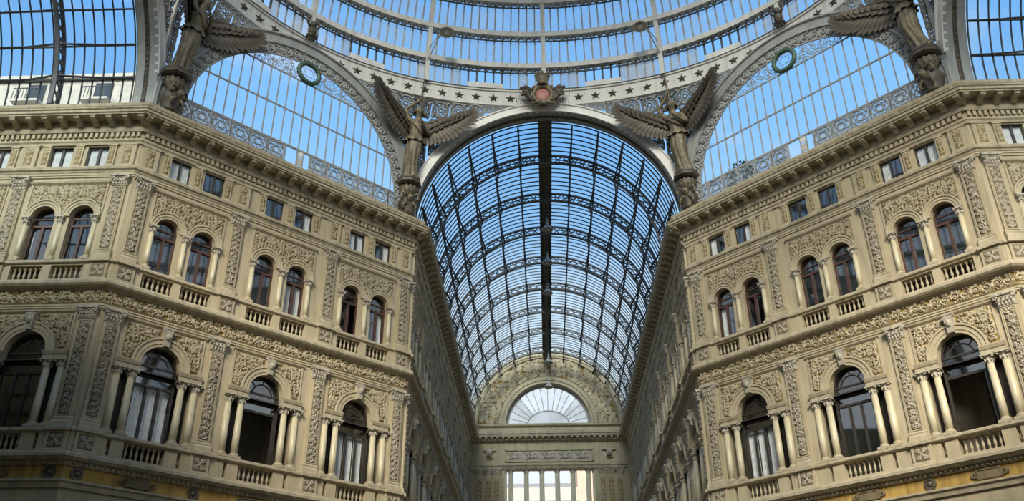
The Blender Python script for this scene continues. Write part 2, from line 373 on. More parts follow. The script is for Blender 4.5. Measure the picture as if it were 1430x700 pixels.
    # archivolts
    M['archi_low'] = MB().arch([(0, -.1), (0, .10), (.12, .10), (.13, .13), (.3, .13), (.32, .18), (.4, .18), (.4, 0), (.3, -.1)], (0, LOW_S), LOW_R, seg=24).mesh('archivolt', 'stone')
    M['archi_up'] = MB().arch([(0, -.1), (0, .07), (.1, .07), (.11, .10), (.22, .10), (.24, .14), (.31, .14), (.31, 0), (.2, -.1)], (0, UP_S), UP_R, seg=20).mesh('archivolt', 'stone')
    # keystone: scroll bracket with a mask
    m = MB().hull([(-.12, 0, 16.02), (.12, 0, 16.02), (.12, -.26, 16.05), (-.12, -.26, 16.05)], [(-.18, 0, 16.78), (.18, 0, 16.78), (.18, -.34, 16.78), (-.18, -.34, 16.78)])
    m.ball((0, -.30, 16.45), .12, .1, .17, 8, 6); m.ball((0, -.38, 16.42), .035, .04, .06, 5, 4)
    for x in (-.17, .17): m.tube([(x+.05*math.cos(t), -.28, 16.72+.05*math.sin(t)) for t in np.linspace(0, 6, 10)], .03, 5)
    m.box(-.22, .22, -.36, 0, 16.78, 16.84)
    M['keystone'] = m.mesh('keystone', 'capital_stone')
    # spandrel carvings of the lower order
    RO = LOW_R+.42
    for s, key in ((-1, 'L'), (1, 'R')):
        x0, x1 = (-1.62, -.2) if s < 0 else (.2, 1.62)
        S = [(spiral(s*1.3, 16.4, .26, 1.6, PI/2, -s), .055), (spiral(s*.85, 16.6, .13, 1.4, 0, s), .04), (spiral(s*1.45, 15.8, .13, 1.4, 0, s), .04)]
        S += tendrils(min(s*.3, s*1.6), max(s*.3, s*1.6), 15.3, 16.8, 75, .065, .021)
        mk = lambda X, Z: ((X**2+(Z-LOW_S)**2) > RO**2) & (Z > 15.2)
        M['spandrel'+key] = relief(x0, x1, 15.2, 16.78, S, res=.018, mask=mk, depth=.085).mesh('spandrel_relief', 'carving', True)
    m = MB()
    for x in (-1.74, 1.66): m.box(x, x+.08, -.05, 0, 15.2, 16.9)
    m.extr([(0, 16.84), (.03, 16.84), (.10, 16.9), (.12, 16.97), (0, 16.97)], -1.8, 1.8)
    M['frame_low'] = m.mesh('panel_frame', 'stone_trim')
    # carved panel over the paired windows
    mk = lambda X, Z: (((X-UP_C)**2+(Z-UP_S)**2) > .86**2) & (((X+UP_C)**2+(Z-UP_S)**2) > .86**2)
    S = tendrils(-1.6, 1.6, 21.6, 23.0, 185, .065, .021)+[(spiral(x, 22.72, .16, 1.8, PI/2, 1, 40), .03) for x in (-1.3, -.75, -.22, .22, .75, 1.3)]
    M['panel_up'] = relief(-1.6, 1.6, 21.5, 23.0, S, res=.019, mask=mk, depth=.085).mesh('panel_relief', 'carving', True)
    m = MB()
    for x in (-1.72, 1.64): m.box(x, x+.08, -.05, 0, 21.5, 23.08)
    m.extr([(0, 23.02), (.03, 23.02), (.12, 23.1), (.14, 23.17), (0, 23.17)], -1.78, 1.78)
    M['frame_up'] = m.mesh('panel_frame', 'stone_trim')
    # frieze tile (2.5 m) carved with running scrolls
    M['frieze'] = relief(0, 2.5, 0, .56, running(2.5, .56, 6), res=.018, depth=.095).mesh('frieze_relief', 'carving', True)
    # attic strips
    m = MB().box(-.17, .17, -.09, 0, 23.95, 25.12).box(-.2, .2, -.12, 0, 25.04, 25.14).box(-.2, .2, -.11, 0, 23.93, 24.02)
    M['attic_pier'] = m.mesh('attic_pier', 'stone'); M['attic_rel'] = relief(-.11, .11, 0, .86, candelabra(.22, .86, .25), res=.022, depth=.045).mesh('relief', 'carving', True)
    m = MB().box(-.36, .36, -.12, 0, 23.93, 25.14).box(-.39, .39, -.15, 0, 25.06, 25.14)
    M['attic_block'] = m.mesh('attic_block', 'stone'); M['attic_blockrel'] = relief(-.17, .17, 0, .9, candelabra(.34, .9, .3), res=.025, depth=.05).mesh('relief', 'carving', True)
    # modillion: scroll bracket
    m = MB(); prof = [(0, 26.28), (0, 25.98), (.1, 25.96), (.2, 26.02), (.35, 26.10), (.5, 26.08), (.58, 26.13), (.6, 26.2), (.58, 26.28)]
    m.extr([(n+.22, z) for n, z in prof], -.12, .12); m.box(-.15, .15, -.86, -.22, 26.24, 26.28)
    M['modillion'] = m.mesh('modillion', 'stone_trim')
    M['gutter_block'] = MB().box(-.1, .1, -.80, -.5, 26.55, 26.78).ball((0, -.82, 26.7), .08, .07, .1, 6, 4).mesh('gutter_block', 'stone_trim')
    # cartouche and roundel of the ochre band
    m = MB().box(-.40, .40, -.07, 0, .09, .41).box(-.44, .44, -.10, 0, .06, .11).box(-.44, .44, -.10, 0, .39, .44).box(-.46, -.40, -.10, 0, .06, .44).box(.40, .46, -.10, 0, .06, .44)
    for sx in (-1, 1):
        m.tube([(sx*(.55+p[0]), -.06, .25+p[1]) for p in spiral(0, 0, .13, 1.3, PI, 1, 14)], .035, 5); m.ball((sx*.68, -.05, .25), .05, .05, .12, 6, 4)
    M['cartouche'] = m.mesh('cartouche', 'carving_grey')
    M['roundel'] = MB().arch([(.14, 0), (.14, .08), (.24, .08), (.24, 0)], (0, 0), 0, 0, 2*PI, 16).ball((0, -.05, 0), .12, .09, .12, 8, 5).mesh('roundel', 'bronze_dark')
make_pieces()

# ------------------------------------------------------------------ windows
def wmesh():
    # upper arched window, origin at its sill centre
    h = UP_S-19.2
    m = MB().arch([(-.08, 0), (-.08, .08), (0, .08), (0, 0)], (0, h), UP_R, seg=16)
    for x in (-UP_R, UP_R-.08): m.box(x, x+.08, -.08, 0, 0, h)
    m.box(-UP_R, UP_R, -.08, 0, 0, .1); m.box(-UP_R, UP_R, -.1, .0, h-.42, h-.3); m.box(-UP_R, UP_R, -.07, 0, h-.02, h+.04)
    M['w_up_frame'] = m.mesh('frame', 'wood_red')
    M['w_up_mull'] = MB().box(-.06, .06, -.1, 0, .1, h-.42).mesh('mullion', 'wood_red')
    M['w_up_pane'] = MB().box(-.2, .2, -.035, -.025, .1, h-.42).mesh('pane', 'glass_window')
    m = MB(); n = 12; pts = [((UP_R-.06)*math.cos(t), (UP_R-.06)*math.sin(t)) for t in np.linspace(0, PI, n)]
    M['w_up_fan'] = m.add([(x, -.03, h+.02+z) for x, z in pts]+[(UP_R-.06, -.03, h-.3), (-UP_R+.06, -.03, h-.3)][::-1], [tuple(range(n))+(n, n+1)]).mesh('pane', 'glass_window')
    # lower window, origin at its sill centre
    h = 14.82-12.05; hs = LOW_S-12.05
    m = MB().arch([(-.1, 0), (-.1, .1), (0, .1), (0, 0)], (0, hs), LOW_R, seg=18).arch([(-.38, 0), (-.38, .06), (-.32, .06), (-.32, 0)], (0, hs), LOW_R, seg=16)
    for x in (-.88, .78): m.box(x, x+.1, -.1, 0, 0, hs)
    m.box(-.88, .88, -.12, 0, h-.08, h+.14); m.box(-.88, .88, -.1, 0, h-.5, h-.4); m.box(-.88, .88, -.1, 0, 0, .1); m.box(-.85, .85, -.07, 0, hs-.02, hs+.06)
    for k in range(1, 4): m.bar((.46*math.cos(k*PI/4), -.03, hs+.46*math.sin(k*PI/4)), (.76*math.cos(k*PI/4), -.03, hs+.76*math.sin(k*PI/4)), .04, .05)
    M['w_low_frame'] = m.mesh('frame', 'wood_dark')
    M['w_low_mull'] = MB().box(-.045, .045, -.1, 0, .1, h-.45).mesh('mullion', 'wood_dark')
    M['w_low_pane'] = MB().box(-.24, .24, -.035, -.025, .1, h-.4).mesh('pane', 'glass_window')
    M['w_low_light'] = MB().box(-.78, .78, -.035, -.025, h-.4, h-.08).mesh('pane', 'glass_window')
    n = 14; pts = [((LOW_R-.08)*math.cos(t), (LOW_R-.08)*math.sin(t)) for t in np.linspace(0, PI, n)]
    M['w_low_fan'] = MB().add([(x, -.03, hs+.02+z) for x, z in pts]+[(-LOW_R+.08, -.03, h+.1), (LOW_R-.08, -.03, h+.1)], [tuple(range(n))+(n, n+1)]).mesh('pane', 'glass_window')
    M['w_side'] = MB().box(-.22, .22, 0, .04, 0, h).mesh('slot_shade', 'wood_dark')  # dark sheet standing in for the shaded void between the columns
    # attic window
    m = MB()
    for x in (-.52, .45): m.box(x, x+.07, -.06, 0, 0, 1.12)
    m.box(-.52, .52, -.06, 0, 0, .07); m.box(-.52, .52, -.06, 0, 1.05, 1.12); m.box(-.05, .05, -.07, 0, 0, 1.12)
    M['w_att_frame'] = m.mesh('frame', 'wood_dark')
    M['w_att_pane'] = MB().box(-.2, .2, -.03, -.02, .07, 1.05).mesh('pane', 'glass_window')
    def curtain(w, h):
        n = 14; xs = np.linspace(-w/2, w/2, n*3+1); ys = .025*np.sin(np.linspace(0, n*PI, n*3+1))
        vs = [(x, y, z) for z in (0, h) for x, y in zip(xs, ys)]; k = len(xs)
        return MB().add(vs, [(i, i+1, k+i+1, k+i) for i in range(k-1)]).mesh('curtain', 'curtain_white', True)
    for k_ in ('w_att_pane', 'w_up_pane', 'w_low_pane'):
        q_ = M[k_].copy(); q_.materials.clear(); q_.materials.append(MAT['glass_clear']); M[k_+'c'] = q_
    M['c_att'] = curtain(.42, 1.0); M['c_up'] = curtain(.42, 1.75); M['c_low'] = curtain(.46, 2.3)
wmesh()
WIN = [0]
def window(kind, wall, u, z, spec, label, group=None, simple=False):
    WIN[0] += 1
    y = {'att': .16, 'up': .3, 'low': .34}[kind]
    mw = wall.matrix_world
    p = mw @ Vector((u, y, z))
    w = root('window_%d' % WIN[0], label, 'window', p, (0, 0, wall['rz']), group, 'structure')
    if kind == 'att':
        put('frame', M['w_att_frame'], w)
        for x, c in ((-.245, spec[0]), (.245, spec[1])):
            put('pane', M['w_att_pane'+('c' if c == 'w' else '')], w, (x, 0, 0))
            if c == 'w': put('curtain', M['c_att'], w, (x, .05, .06))
    elif kind == 'up':
        put('frame', M['w_up_frame'], w); put('mullion', M['w_up_mull'], w); put('pane', M['w_up_fan'], w)
        for x, c in ((-.255, spec[0]), (.255, spec[1])):
            if c == 'o': put('pane', M['w_up_pane'], w, (x*1.8, .22, 0), (0, 0, 1.25 if x < 0 else -1.25)); continue
            put('pane', M['w_up_pane'+('c' if c == 'w' else '')], w, (x, 0, 0))
            if c == 'w': put('curtain', M['c_up'], w, (x, .12, .05))
    else:
        put('frame', M['w_low_frame'], w)
        for x in (-1.3, 1.3): put('slot_shade', M['w_side'], w, (x, .05, 0))
        for x in (-.27, .27):
            if spec != 'o': put('mullion', M['w_low_mull'], w, (x, 0, 0))
        put('pane', M['w_low_fan'], w); put('pane', M['w_low_light'], w)
        for x in (-.53, 0, .53):
            if spec != 'o': put('pane', M['w_low_pane'+('c' if spec == 'w' else '')], w, (x, 0, 0))
            if spec == 'w': put('curtain', M['c_low'], w, (x, .15, .05))
        if spec == 'o': put('pane', M['w_low_pane'], w, (.62, .2, 0), (0, 0, 1.2)); put('mullion', M['w_low_mull'], w, (.72, .0, 0))
    return w

# ------------------------------------------------------------------ facades
CORNICE = [
    ('attic_moulding', 'stone_trim', [(0, 25.14), (.08, 25.14), (.10, 25.24), (.15, 25.3), (.15, 25.4), (0, 25.4)]),
    ('dentil_bed', 'stone', [(0, 25.4), (.09, 25.4), (.09, 25.72), (0, 25.72)]),
    ('bed_moulding', 'stone_trim', [(0, 25.72), (.24, 25.72), (.28, 25.84), (.24, 25.92), (.24, 26.28), (0, 26.28)]),
    ('corona', 'stone_trim', [(0, 26.28), (.84, 26.28), (.84, 26.32), (.90, 26.36), (.90, 26.47), (.96, 26.52), (.96, 26.57), (0, 26.57)]),
    ('gutter_course', 'stone', [(-.6, 26.57), (.56, 26.57), (.56, 26.80), (-.6, 26.80)]),
    ('coping', 'stone_trim', [(-.6, 26.80), (.60, 26.80), (.66, 26.88), (.68, 27.0), (.62, 27.06), (-.6, 27.06)]),
]
LEDGES = [
    ('shop_moulding', 'stone_trim', [(0, 9.78), (.1, 9.78), (.14, 9.95), (.22, 10.0), (.22, 10.08), (0, 10.08)]),
    ('ochre_band', 'ochre_plaster', [(0, 10.08), (.03, 10.08), (.03, 10.6), (0, 10.6)]),
    ('balcony_ledge', 'stone_trim', [(0, 10.6), (.12, 10.6), (.14, 10.74), (.36, 10.78), (.42, 10.84), (.46, 10.86), (.46, 10.98), (.40, 11.05), (0, 11.05)]),
    ('rail', 'stone_trim', [(-.25, 11.86), (.19, 11.86), (.25, 11.91), (.25, 12.0), (.2, 12.04), (-.25, 12.04)]),
    ('architrave', 'stone', [(0, 17.04), (.07, 17.04), (.07, 17.12), (.10, 17.13), (.10, 17.2), (.15, 17.25), (0, 17.25)]),
    ('floor_ledge', 'stone_trim', [(0, 17.82), (.1, 17.82), (.14, 17.9), (.36, 17.95), (.40, 18.0), (.42, 18.02), (.42, 18.14), (.36, 18.22), (0, 18.22)]),
    ('rail', 'stone_trim', [(-.25, 19.06), (.17, 19.06), (.22, 19.1), (.22, 19.19), (.18, 19.24), (-.25, 19.24)]),
    ('entablature', 'stone', [(0, 23.41), (.05, 23.41), (.05, 23.5), (.08, 23.51), (.08, 23.62), (0, 23.62)]),
    ('string_course', 'stone_trim', [(0, 23.62), (.1, 23.62), (.13, 23.7), (.2, 23.75), (.22, 23.86), (.16, 23.93), (0, 23.93)]),
]
def facade(name, label, origin, rz, L, pils, k0, k1, ku=None):
    w = root(name, label, 'wall', origin, (0, 0, rz), None, 'structure'); w['rz'] = rz
    w.matrix_world = Matrix.Translation(origin) @ Matrix.Rotation(rz, 4, 'Z')
    cs = [(a+b)/2 for a, b in zip(pils[:-1], pils[1:])]
    m = MB()
    strip(m, 0, L, 0, 9.4, [(c-1.55, c+1.55, 0, flat(8.9), 2) for c in cs], depth=.6)
    strip(m, 0, L, 9.4, 11.05, [])
    ops = []
    for c in cs: ops += [(c-.82, c+.82, 11.2, flat(11.83), 1), (c-1.5, c-1.34, 11.2, flat(11.83), 1), (c+1.34, c+1.5, 11.2, flat(11.83), 1)]
    strip(m, -K8*.12, L+K8*.12, 11.05, 12.0, ops, yf=-.12, depth=.5)
    strip_low(m, L, cs)
    strip(m, 0, L, 17.0, 18.2, [])
    ops = []
    for c in cs: ops += [(c+s*.86-.68, c+s*.86+.68, 18.36, flat(19.0), 1) for s in (-1, 1)]
    strip(m, -K8*.12, L+K8*.12, 18.2, 19.22, ops, yf=-.12, depth=.5)
    ops = []
    for c in cs: ops += [(c+s*UP_C-UP_R, c+s*UP_C+UP_R, 19.22, archtop(c+s*UP_C, UP_R, UP_S), 16) for s in (-1, 1)]
    strip(m, 0, L, 19.22, 23.4, ops)
    strip(m, 0, L, 23.4, 23.95, [])
    ops = []
    for c in cs: ops += [(c+s*.83-.5, c+s*.83+.5, 23.98, flat(25.08), 1) for s in (-1, 1)]
    strip(m, 0, L, 23.95, 25.2, ops, depth=.3)
    strip(m, 0, L, 25.2, 27.0, [])
    build(m, 'masonry', 'stone', w)
    # rooms behind: floors, back and cap
    m = MB(); t = .45
    for z0, z1 in ((-.1, 0), (9.5, 9.9), (17.05, 18.1), (23.35, 23.9), (25.3, 27.06)): m.box(.5, L-.5, t, 3.0, z0, z1)
    m.box(.2, L-.2, 3.0, 3.3, 0, 26.9)
    for u in pils: m.box(u-.15, u+.15, t, 3.0, 0, 26.9)
    build(m, 'room_shell', 'room_plaster', w)
    for n, mt, prof in LEDGES+CORNICE:
        build(MB().extr(prof, 0, L, k0, k1), n, mt, w)
    # dentils, too fine to pick apart
    m = MB(); n = int(L/.24)
    for i in range(n): u = (i+.5)*L/n; m.box(u-.07, u+.07, -.22, -.09, 25.46, 25.68)
    o = build(m, 'dentil_course', 'stone_trim', w); o['kind'] = 'stuff'
    m = MB(); n = int(L/.2)
    for i in range(n): u = (i+.5)*L/n; m.box(u-.05, u+.05, -.2, -.12, 10.64, 10.74)
    o = build(m, 'dentil_course', 'stone_trim', w); o['kind'] = 'stuff'
    n = round((L+.4)/.74)
    for i in range(n+1): put('modillion', M['modillion'], w, (-.1+i*(L+.2)/n, 0, 0))
    n = round(L/1.25)
    for i in range(n+1): put('gutter_block', M['gutter_block'], w, (i*L/n, 0, 0))
    n = round(L/2.5)
    for i in range(n): put('frieze_relief', M['frieze'], w, (i*L/n, -.046, 17.26), (0, 0, 0), (L/n/2.5, 1, 1))
    build(MB().box(0, L, -.04, 0, 17.24, 17.83), 'frieze_ground', 'stone', w)
    for u in pils:
        for key, zc, zr, zp in (('low', 16.5, 12.56, 11.22), ('up', 22.87, 19.77, 18.39)):
            p = put('pilaster', M['pil_'+key], w, (u, 0, 0)); put('base', M['pilbase_'+key], p); put('capital', M['cap_'+key], p, (0, 0, zc)); put('relief', M['pilrel_'+key], p, (0, -.126, zr))
            p = put('pedestal', M['ped_'+key], w, (u, 0, 0)); put('relief', M['pedrel_'+key], p, (0, -.226, zp))
        p = put('attic_block', M['attic_block'], w, (u, 0, 0)); put('relief', M['attic_blockrel'], p, (0, -.126, 24.07))
        put('roundel', M['roundel'], w, (u, -.02, 10.35))
    for c in cs:
        put('cartouche', M['cartouche'], w, (c, -.03, 10.1))
        for i in range(7): put('baluster', M['baluster'], w, (c-.66+i*.22, .06, 11.22))
        for s in (-1, 1): put('baluster', M['baluster'], w, (c+s*1.42, .06, 11.22))
        for s in (-1, 1):
            for i in range(6): put('baluster', M['baluster'], w, (c+s*.86-.55+i*.22, .06, 18.38))
            put('archivolt', M['archi_up'], w, (c+s*UP_C, 0, 0))
            for x in (1.06, 1.64):
                p = put('column', M['col_low'], w, (c+s*x, -.0, 12.28)); put('base', M['colbase_low'], p); put('capital', M['colcap_low'], p, (0, 0, 2.17))
            put('impost', M['impost'], w, (c+s*1.33, 0, 0))
        put('archivolt', M['archi_low'], w, (c, 0, 0)); put('keystone', M['keystone'], w, (c, 0, 0))
        put('spandrel_relief', M['spandrelL'], w, (c, -.01, 0)); put('spandrel_relief', M['spandrelR'], w, (c, -.01, 0)); put('panel_frame', M['frame_low'], w, (c, 0, 0))
        for x in (-1.5, 0, 1.5):
            p = put('column', M['col_up'], w, (c+x, -.03, 19.48)); put('base', M['colbase_up'], p); put('capital', M['colcap_up'], p, (0, 0, 1.55))
            p = put('attic_pier', M['attic_pier'], w, (c+x, 0, 0)); put('relief', M['attic_rel'], p, (0, -.096, 24.09))
        put('panel_relief', M['panel_up'], w, (c, -.01, 0)); put('panel_frame', M['frame_up'], w, (c, 0, 0))
    return w, cs
def strip_low(m, L, cs):
    z0, z1, zi, d = 12.0, 17.0, 14.82, .4
    ops = [(c-1.5, c+1.5, z0, flat(zi), 1) for c in cs]
    strip(m, 0, L, z0, zi, ops, depth=.38)          # opened to the full width of the three lights
    ops = [(c-LOW_R, c+LOW_R, zi, archtop(c, LOW_R, LOW_S), 20) for c in cs]
    strip(m, 0, L, zi, z1, ops, depth=.38)

PILD = [.5, 5.06, 10.2, 14.76]
SH, LT = 'half-shaded corner facade', 'sunlit corner facade'
W_NW, CNW = facade('wall_diagonal_left', 'cream carved stone corner facade whose lower storey lies in shade, with paired arched windows', (-R, A, 0), PI/4, DL, PILD, K8, K8)
W_NE, CNE = facade('wall_diagonal_right', 'warm sunlit cream corner facade with carved pilasters and paired arched windows', (A, R, 0), -PI/4, DL, PILD, K8, K8)
LA = 13.0
W_W, CW = facade('wall_side_left', 'carved stone side wall in shade below its middle ledge, beside the half-shaded corner facade', (-R-LA, A, 0), 0, LA, [LA-.47-4.46*i for i in (2, 1, 0)], 0, K8)
W_E, CE = facade('wall_side_right', 'carved stone side wall meeting the sunlit corner facade at its outer corner', (R, A, 0), 0, LA, [.47+4.46*i for i in range(3)], K8, 0)
LN = END-R
PILN = [.5+i*(LN-1.0)/8 for i in range(9)]
W_NL, CNL = facade('wall_arcade_left', 'dim carved stone wall receding under the glass vault from the half-shaded facade', (-A, R, 0), PI/2, LN, PILN, K8, -1)
W_NR, CNR = facade('wall_arcade_right', 'dim carved stone wall receding under the glass vault from the sunlit facade', (A, END, 0), -PI/2, LN, PILN, -1, K8)
ORD = ['next to the glass vault', 'in the middle bay', 'at the outer bay']
def windows_of(w, cs, where, order, att, up, low):
    for i, c in enumerate(cs):
        b = order[i]
        for j, s in enumerate((-1, 1)):
            side = ('nearer the arcade' if (s > 0) == (where == SH) else 'farther from it')
            st = {'ww': 'white-curtained', 'dd': 'dark', 'wd': 'half-curtained', 'dw': 'half-curtained'}[att[i][j]]
            window('att', w, c+s*.83, 23.97, att[i][j], '%s attic window, %s, %s, %s' % (st, where, b, side))
            st = 'curtained' if 'w' in up[i][j] else ('opened' if 'o' in up[i][j] else 'red-brown')
            window('up', w, c+s*UP_C, 19.2, up[i][j], '%s arched upper window, %s, %s, %s' % (st, where, b, side))
        st = {'w': 'curtained', 'd': 'dark', 'o': 'opened'}[low[i]]
        window('low', w, c, 12.05, low[i], '%s arched lower window between marble columns, %s, %s' % (st, where, b))
windows_of(W_NW, CNW, SH, ORD[::-1], [('ww', 'dd'), ('dd', 'dw'), ('ww', 'dw')], [('dd', 'dd'), ('dd', 'ww'), ('do', 'dw')], 'wow')
windows_of(W_NE, CNE, LT, ORD, [('wd', 'dw'), ('dd', 'dd'), ('wd', 'ww')], [('wd', 'dd'), ('dd', 'dd'), ('dd', 'dd')], 'wdo')
for w_, cs_, nm in ((W_W, CW, 'side wall beside the half-shaded facade'), (W_E, CE, 'side wall beside the sunlit facade')):
    for c in cs_:
        for s in (-1, 1):
            window('att', w_, c+s*.83, 23.97, 'ww', 'white-curtained square attic window of the '+nm, 'attic windows of the '+nm)
            window('up', w_, c+s*UP_C, 19.2, 'dd', 'red-brown arched upper window of the '+nm, 'arched upper windows of the '+nm)
        window('low', w_, c, 12.05, 'd', 'dark arched lower window with marble columns, '+nm, 'lower windows of the '+nm)
for w_, cs_, nm in ((W_NL, CNL, 'dim vaulted wall on the half-shaded facade side'), (W_NR, CNR, 'dim vaulted wall on the sunlit facade side')):
    for c in cs_:
        for s in (-1, 1):
            window('att', w_, c+s*.83, 23.97, 'dd', 'square attic window, '+nm, 'attic windows, '+nm)
            window('up', w_, c+s*UP_C, 19.2, 'dd', 'paired arched window, '+nm, 'paired windows, '+nm)
        window('low', w_, c, 12.05, 'd', 'arched window between columns, '+nm, 'lower windows, '+nm)

# plain walls on the near side of the octagon (behind and beside the viewer) and the floor
def plain_wall(name, label, origin, rz, L, k0, k1, top=27.0):
    w = root(name, label, 'wall', origin, (0, 0, rz), None, 'structure')
    m = MB(); m.box(0, L, 0, 1.0, 0, top); build(m, 'masonry', 'stone', w)
    for n, mt, prof in LEDGES+CORNICE:
        if prof[-1][1] < top: build(MB().extr(prof, 0, L, k0, k1), n, mt, w)
    return w
plain_wall('wall_near_left', 'plain stone wall of the near octagon corner behind the shade', (-A, -R, 0), 3*PI/4, DL, K8, K8)
plain_wall('wall_near_right', 'plain stone wall of the near octagon corner opposite, lowered to let sun in', (R, -A, 0), -3*PI/4, DL, K8, K8, 22.5)  # unseen wall kept low so the sun reaches the right facade
plain_wall('wall_side_near_left', 'plain stone near wall of the shaded side arm', (-R, -A, 0), PI, LA, K8, 0)
plain_wall('wall_side_near_right', 'plain stone near wall of the sunlit side arm, lowered to let sun in', (R+LA, -A, 0), PI, LA, 0, K8, 22.5)  # unseen; height cut to let sun onto the outer right bay
plain_wall('wall_entry_left', 'plain stone wall of the entry arm on the shaded side', (-A, -R-22, 0), PI/2, 22, 0, K8)
plain_wall('wall_entry_right', 'plain stone wall of the entry arm on the sunlit side', (A, -R, 0), -PI/2, 22, K8, 0)
for nm_, lb_, x_, rz_ in (('wall_side_end_left', 'unseen end wall added to keep sky light out of the shaded side arm', -R-LA, PI/2), ('wall_side_end_right', 'unseen end wall added to keep sky light out of the sunlit side arm', R+LA, -PI/2)):
    w_ = root(nm_, lb_, 'wall', (x_, 0, 0), (0, 0, rz_), None, 'structure')
    build(MB().box(-A-1, A+1, 0, 1, 0, 27.0), 'masonry', 'stone', w_)  # blocks added at the arm ends to cut stray sky light
w_ = root('wall_entry_end', 'unseen end wall added to keep sky light out of the entry arm', 'wall', (0, -R-22, 0), (0, 0, PI), None, 'structure')
build(MB().box(-A-1, A+1, 0, 1, 0, 27.0), 'masonry', 'stone', w_)  # unseen block added to hold back sky light from behind
fl = build(MB().box(-32, 32, -42, 75, -.3, 0), 'floor', 'floor_marble'); tag(fl, 'polished marble floor of the gallery, darkened to weaken its bounce light', 'floor', None, 'structure')

# ------------------------------------------------------------------ far end wall of the arcade
def end_wall():
    w = root('wall_end', 'far end wall with columns, garland frieze and half-round fan window', 'wall', (0, END, 0), (0, 0, 0), None, 'structure')
    m = MB()
    strip(m, -A, A, 0, 23.5, [(-4.15, 4.15, 8.0, flat(23.45), 1)], depth=1.0)
    strip(m, -A, A, 23.5, 27.6, [])
    for a_, b_ in zip(np.linspace(0, PI, 49)[:-1], np.linspace(0, PI, 49)[1:]):
        e = lambda t, r, y: (r*math.cos(t), y, 27.6+r*math.sin(t))
        m.add([e(a_, 4.0, 0), e(b_, 4.0, 0), e(b_, 7.5, 0), e(a_, 7.5, 0), e(a_, 4.0, .8), e(b_, 4.0, .8), e(b_, 7.5, .8), e(a_, 7.5, .8)], [(0, 1, 2, 3), (0, 4, 5, 1), (4, 7, 6, 5), (3, 2, 6, 7)])
    build(m, 'masonry', 'stone', w)
    build(MB().box(-A, A, .1, .9, 27.0, 27.6).box(-A, A, .1, .9, 23.5, 27.0), 'lintel', 'stone', w)
    c2 = [(n, z) for n, z in ((0, 25.9), (.1, 25.92), (.12, 26.0), (.3, 26.05), (.3, 26.3), (.62, 26.32), (.66, 26.5), (.72, 26.55), (.72, 26.8), (0, 26.8))]
    build(MB().extr(c2, -A, A, -1, -1), 'cornice', 'stone_trim', w)
    build(MB().extr([(0, 27.45), (.2, 27.45), (.24, 27.52), (.24, 27.66), (0, 27.66)], -A+.4, A-.4), 'sill_course', 'stone_trim', w)
    build(MB().extr([(0, 23.45), (.12, 23.45), (.16, 23.6), (.24, 23.7), (.24, 23.8), (0, 23.8)], -A, A), 'architrave', 'stone_trim', w)
    mo = MB().extr([(.3, 26.3), (.3, 26.05), (.45, 26.08), (.6, 26.16), (.62, 26.3)], -.1, .1).mesh('modillion', 'stone_trim')
    for i in range(27): put('modillion', mo, w, (-6.9+i*13.8/26, 0, 0))
    # big arch, inner arch
    build(MB().arch([(0, 0), (0, .25), (.2, .3), (.45, .3), (.5, .4), (.5, 0)], (0, 27.66), 6.62, seg=48), 'outer_archivolt', 'stone_trim', w)
    build(MB().arch([(0, -.1), (0, .2), (.25, .2), (.28, .28), (.62, .28), (.7, .36), (.7, 0)], (0, 27.66), 4.0, seg=40), 'inner_archivolt', 'stone_trim', w)
    # carved ring between the arches
    S = tendrils(-6.6, 6.6, 27.7, 34.3, 330, .24, .08)
    mk = lambda X, Z: ((X**2+(Z-27.66)**2) < 6.65**2) & ((X**2+(Z-27.66)**2) > 4.68**2) & (Z > 27.7)
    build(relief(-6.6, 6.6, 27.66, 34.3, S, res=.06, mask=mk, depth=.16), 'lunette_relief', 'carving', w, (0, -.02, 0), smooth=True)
    # garland panel
    build(MB().box(-4.1, 4.1, -.1, 0, 24.05, 24.15).box(-4.1, 4.1, -.1, 0, 25.1, 25.2).box(-4.1, -4.0, -.1, 0, 24.05, 25.2).box(4.0, 4.1, -.1, 0, 24.05, 25.2), 'panel_frame', 'stone_trim', w)
    S = []
    for i in range(5):
        t = np.linspace(-1, 1, 26); S.append((np.stack([t*.55, .68-.45*(1-t*t)], 1), .12))
        S.append((np.array([[-.72, .75], [-.72, .2]]), .07)); S.append((spiral(.3, .72, .12), .05)); S.append((spiral(-.3, .72, .12), .05))
        break
    gm = relief(-.78, .78, 0, .9, S+tendrils(-.7, .7, .1, .85, 6, .1, .05), res=.05, depth=.14).mesh('garland', 'capital_stone', True)
    for i in range(5): put('garland', gm, w, (-3.12+i*1.56, -.01, 24.18))
    # pilasters each side, head medallions
    hm = MB().ball((0, -.2, 0), .26, .22, .34, 10, 7).ball((0, -.42, -.03), .07, .09, .13, 6, 5)
    for s in (-1, 1):
        hm.tube([(s*.2, -.15, .2), (s*.5, -.12, .32), (s*.62, -.1, .22)], .07, 6); hm.tube([(s*.2, -.15, -.2), (s*.3, -.12, -.4), (0, -.12, -.5)], .05, 6)
    hm = hm.mesh('head_medallion', 'capital_stone', True)
    pr = relief(-.2, .2, 0, 9, candelabra(.4, 9, .4), res=.04, depth=.08).mesh('relief', 'carving', True)
    for s in (-1, 1):
        put('head_medallion', hm, w, (s*5.55, 0, 24.85))
        for x in (4.85, 5.6, 6.4):
            p = build(MB().box(-.29, .29, -.14, 0, 12, 22.9), 'pilaster', 'stone', w, (s*x, 0, 0)); put('relief', pr, p, (0, -.15, 13.5)); put('capital', M['cap_up'], p, (0, 0, 22.9))
    # the six free columns and two half ones
    h = 23.0-14
    cm = MB().lathe([(.27, 0), (.27, 3), (.22, h)], seg=14).mesh('column', 'marble_yellow', True)
    cc = MB().lathe([(.22, 0), (.24, .05), (.22, .08), (.27, .25), (.36, .38)], seg=14).box(-.38, .38, -.38, .38, .38, .47).mesh('capital', 'capital_stone')
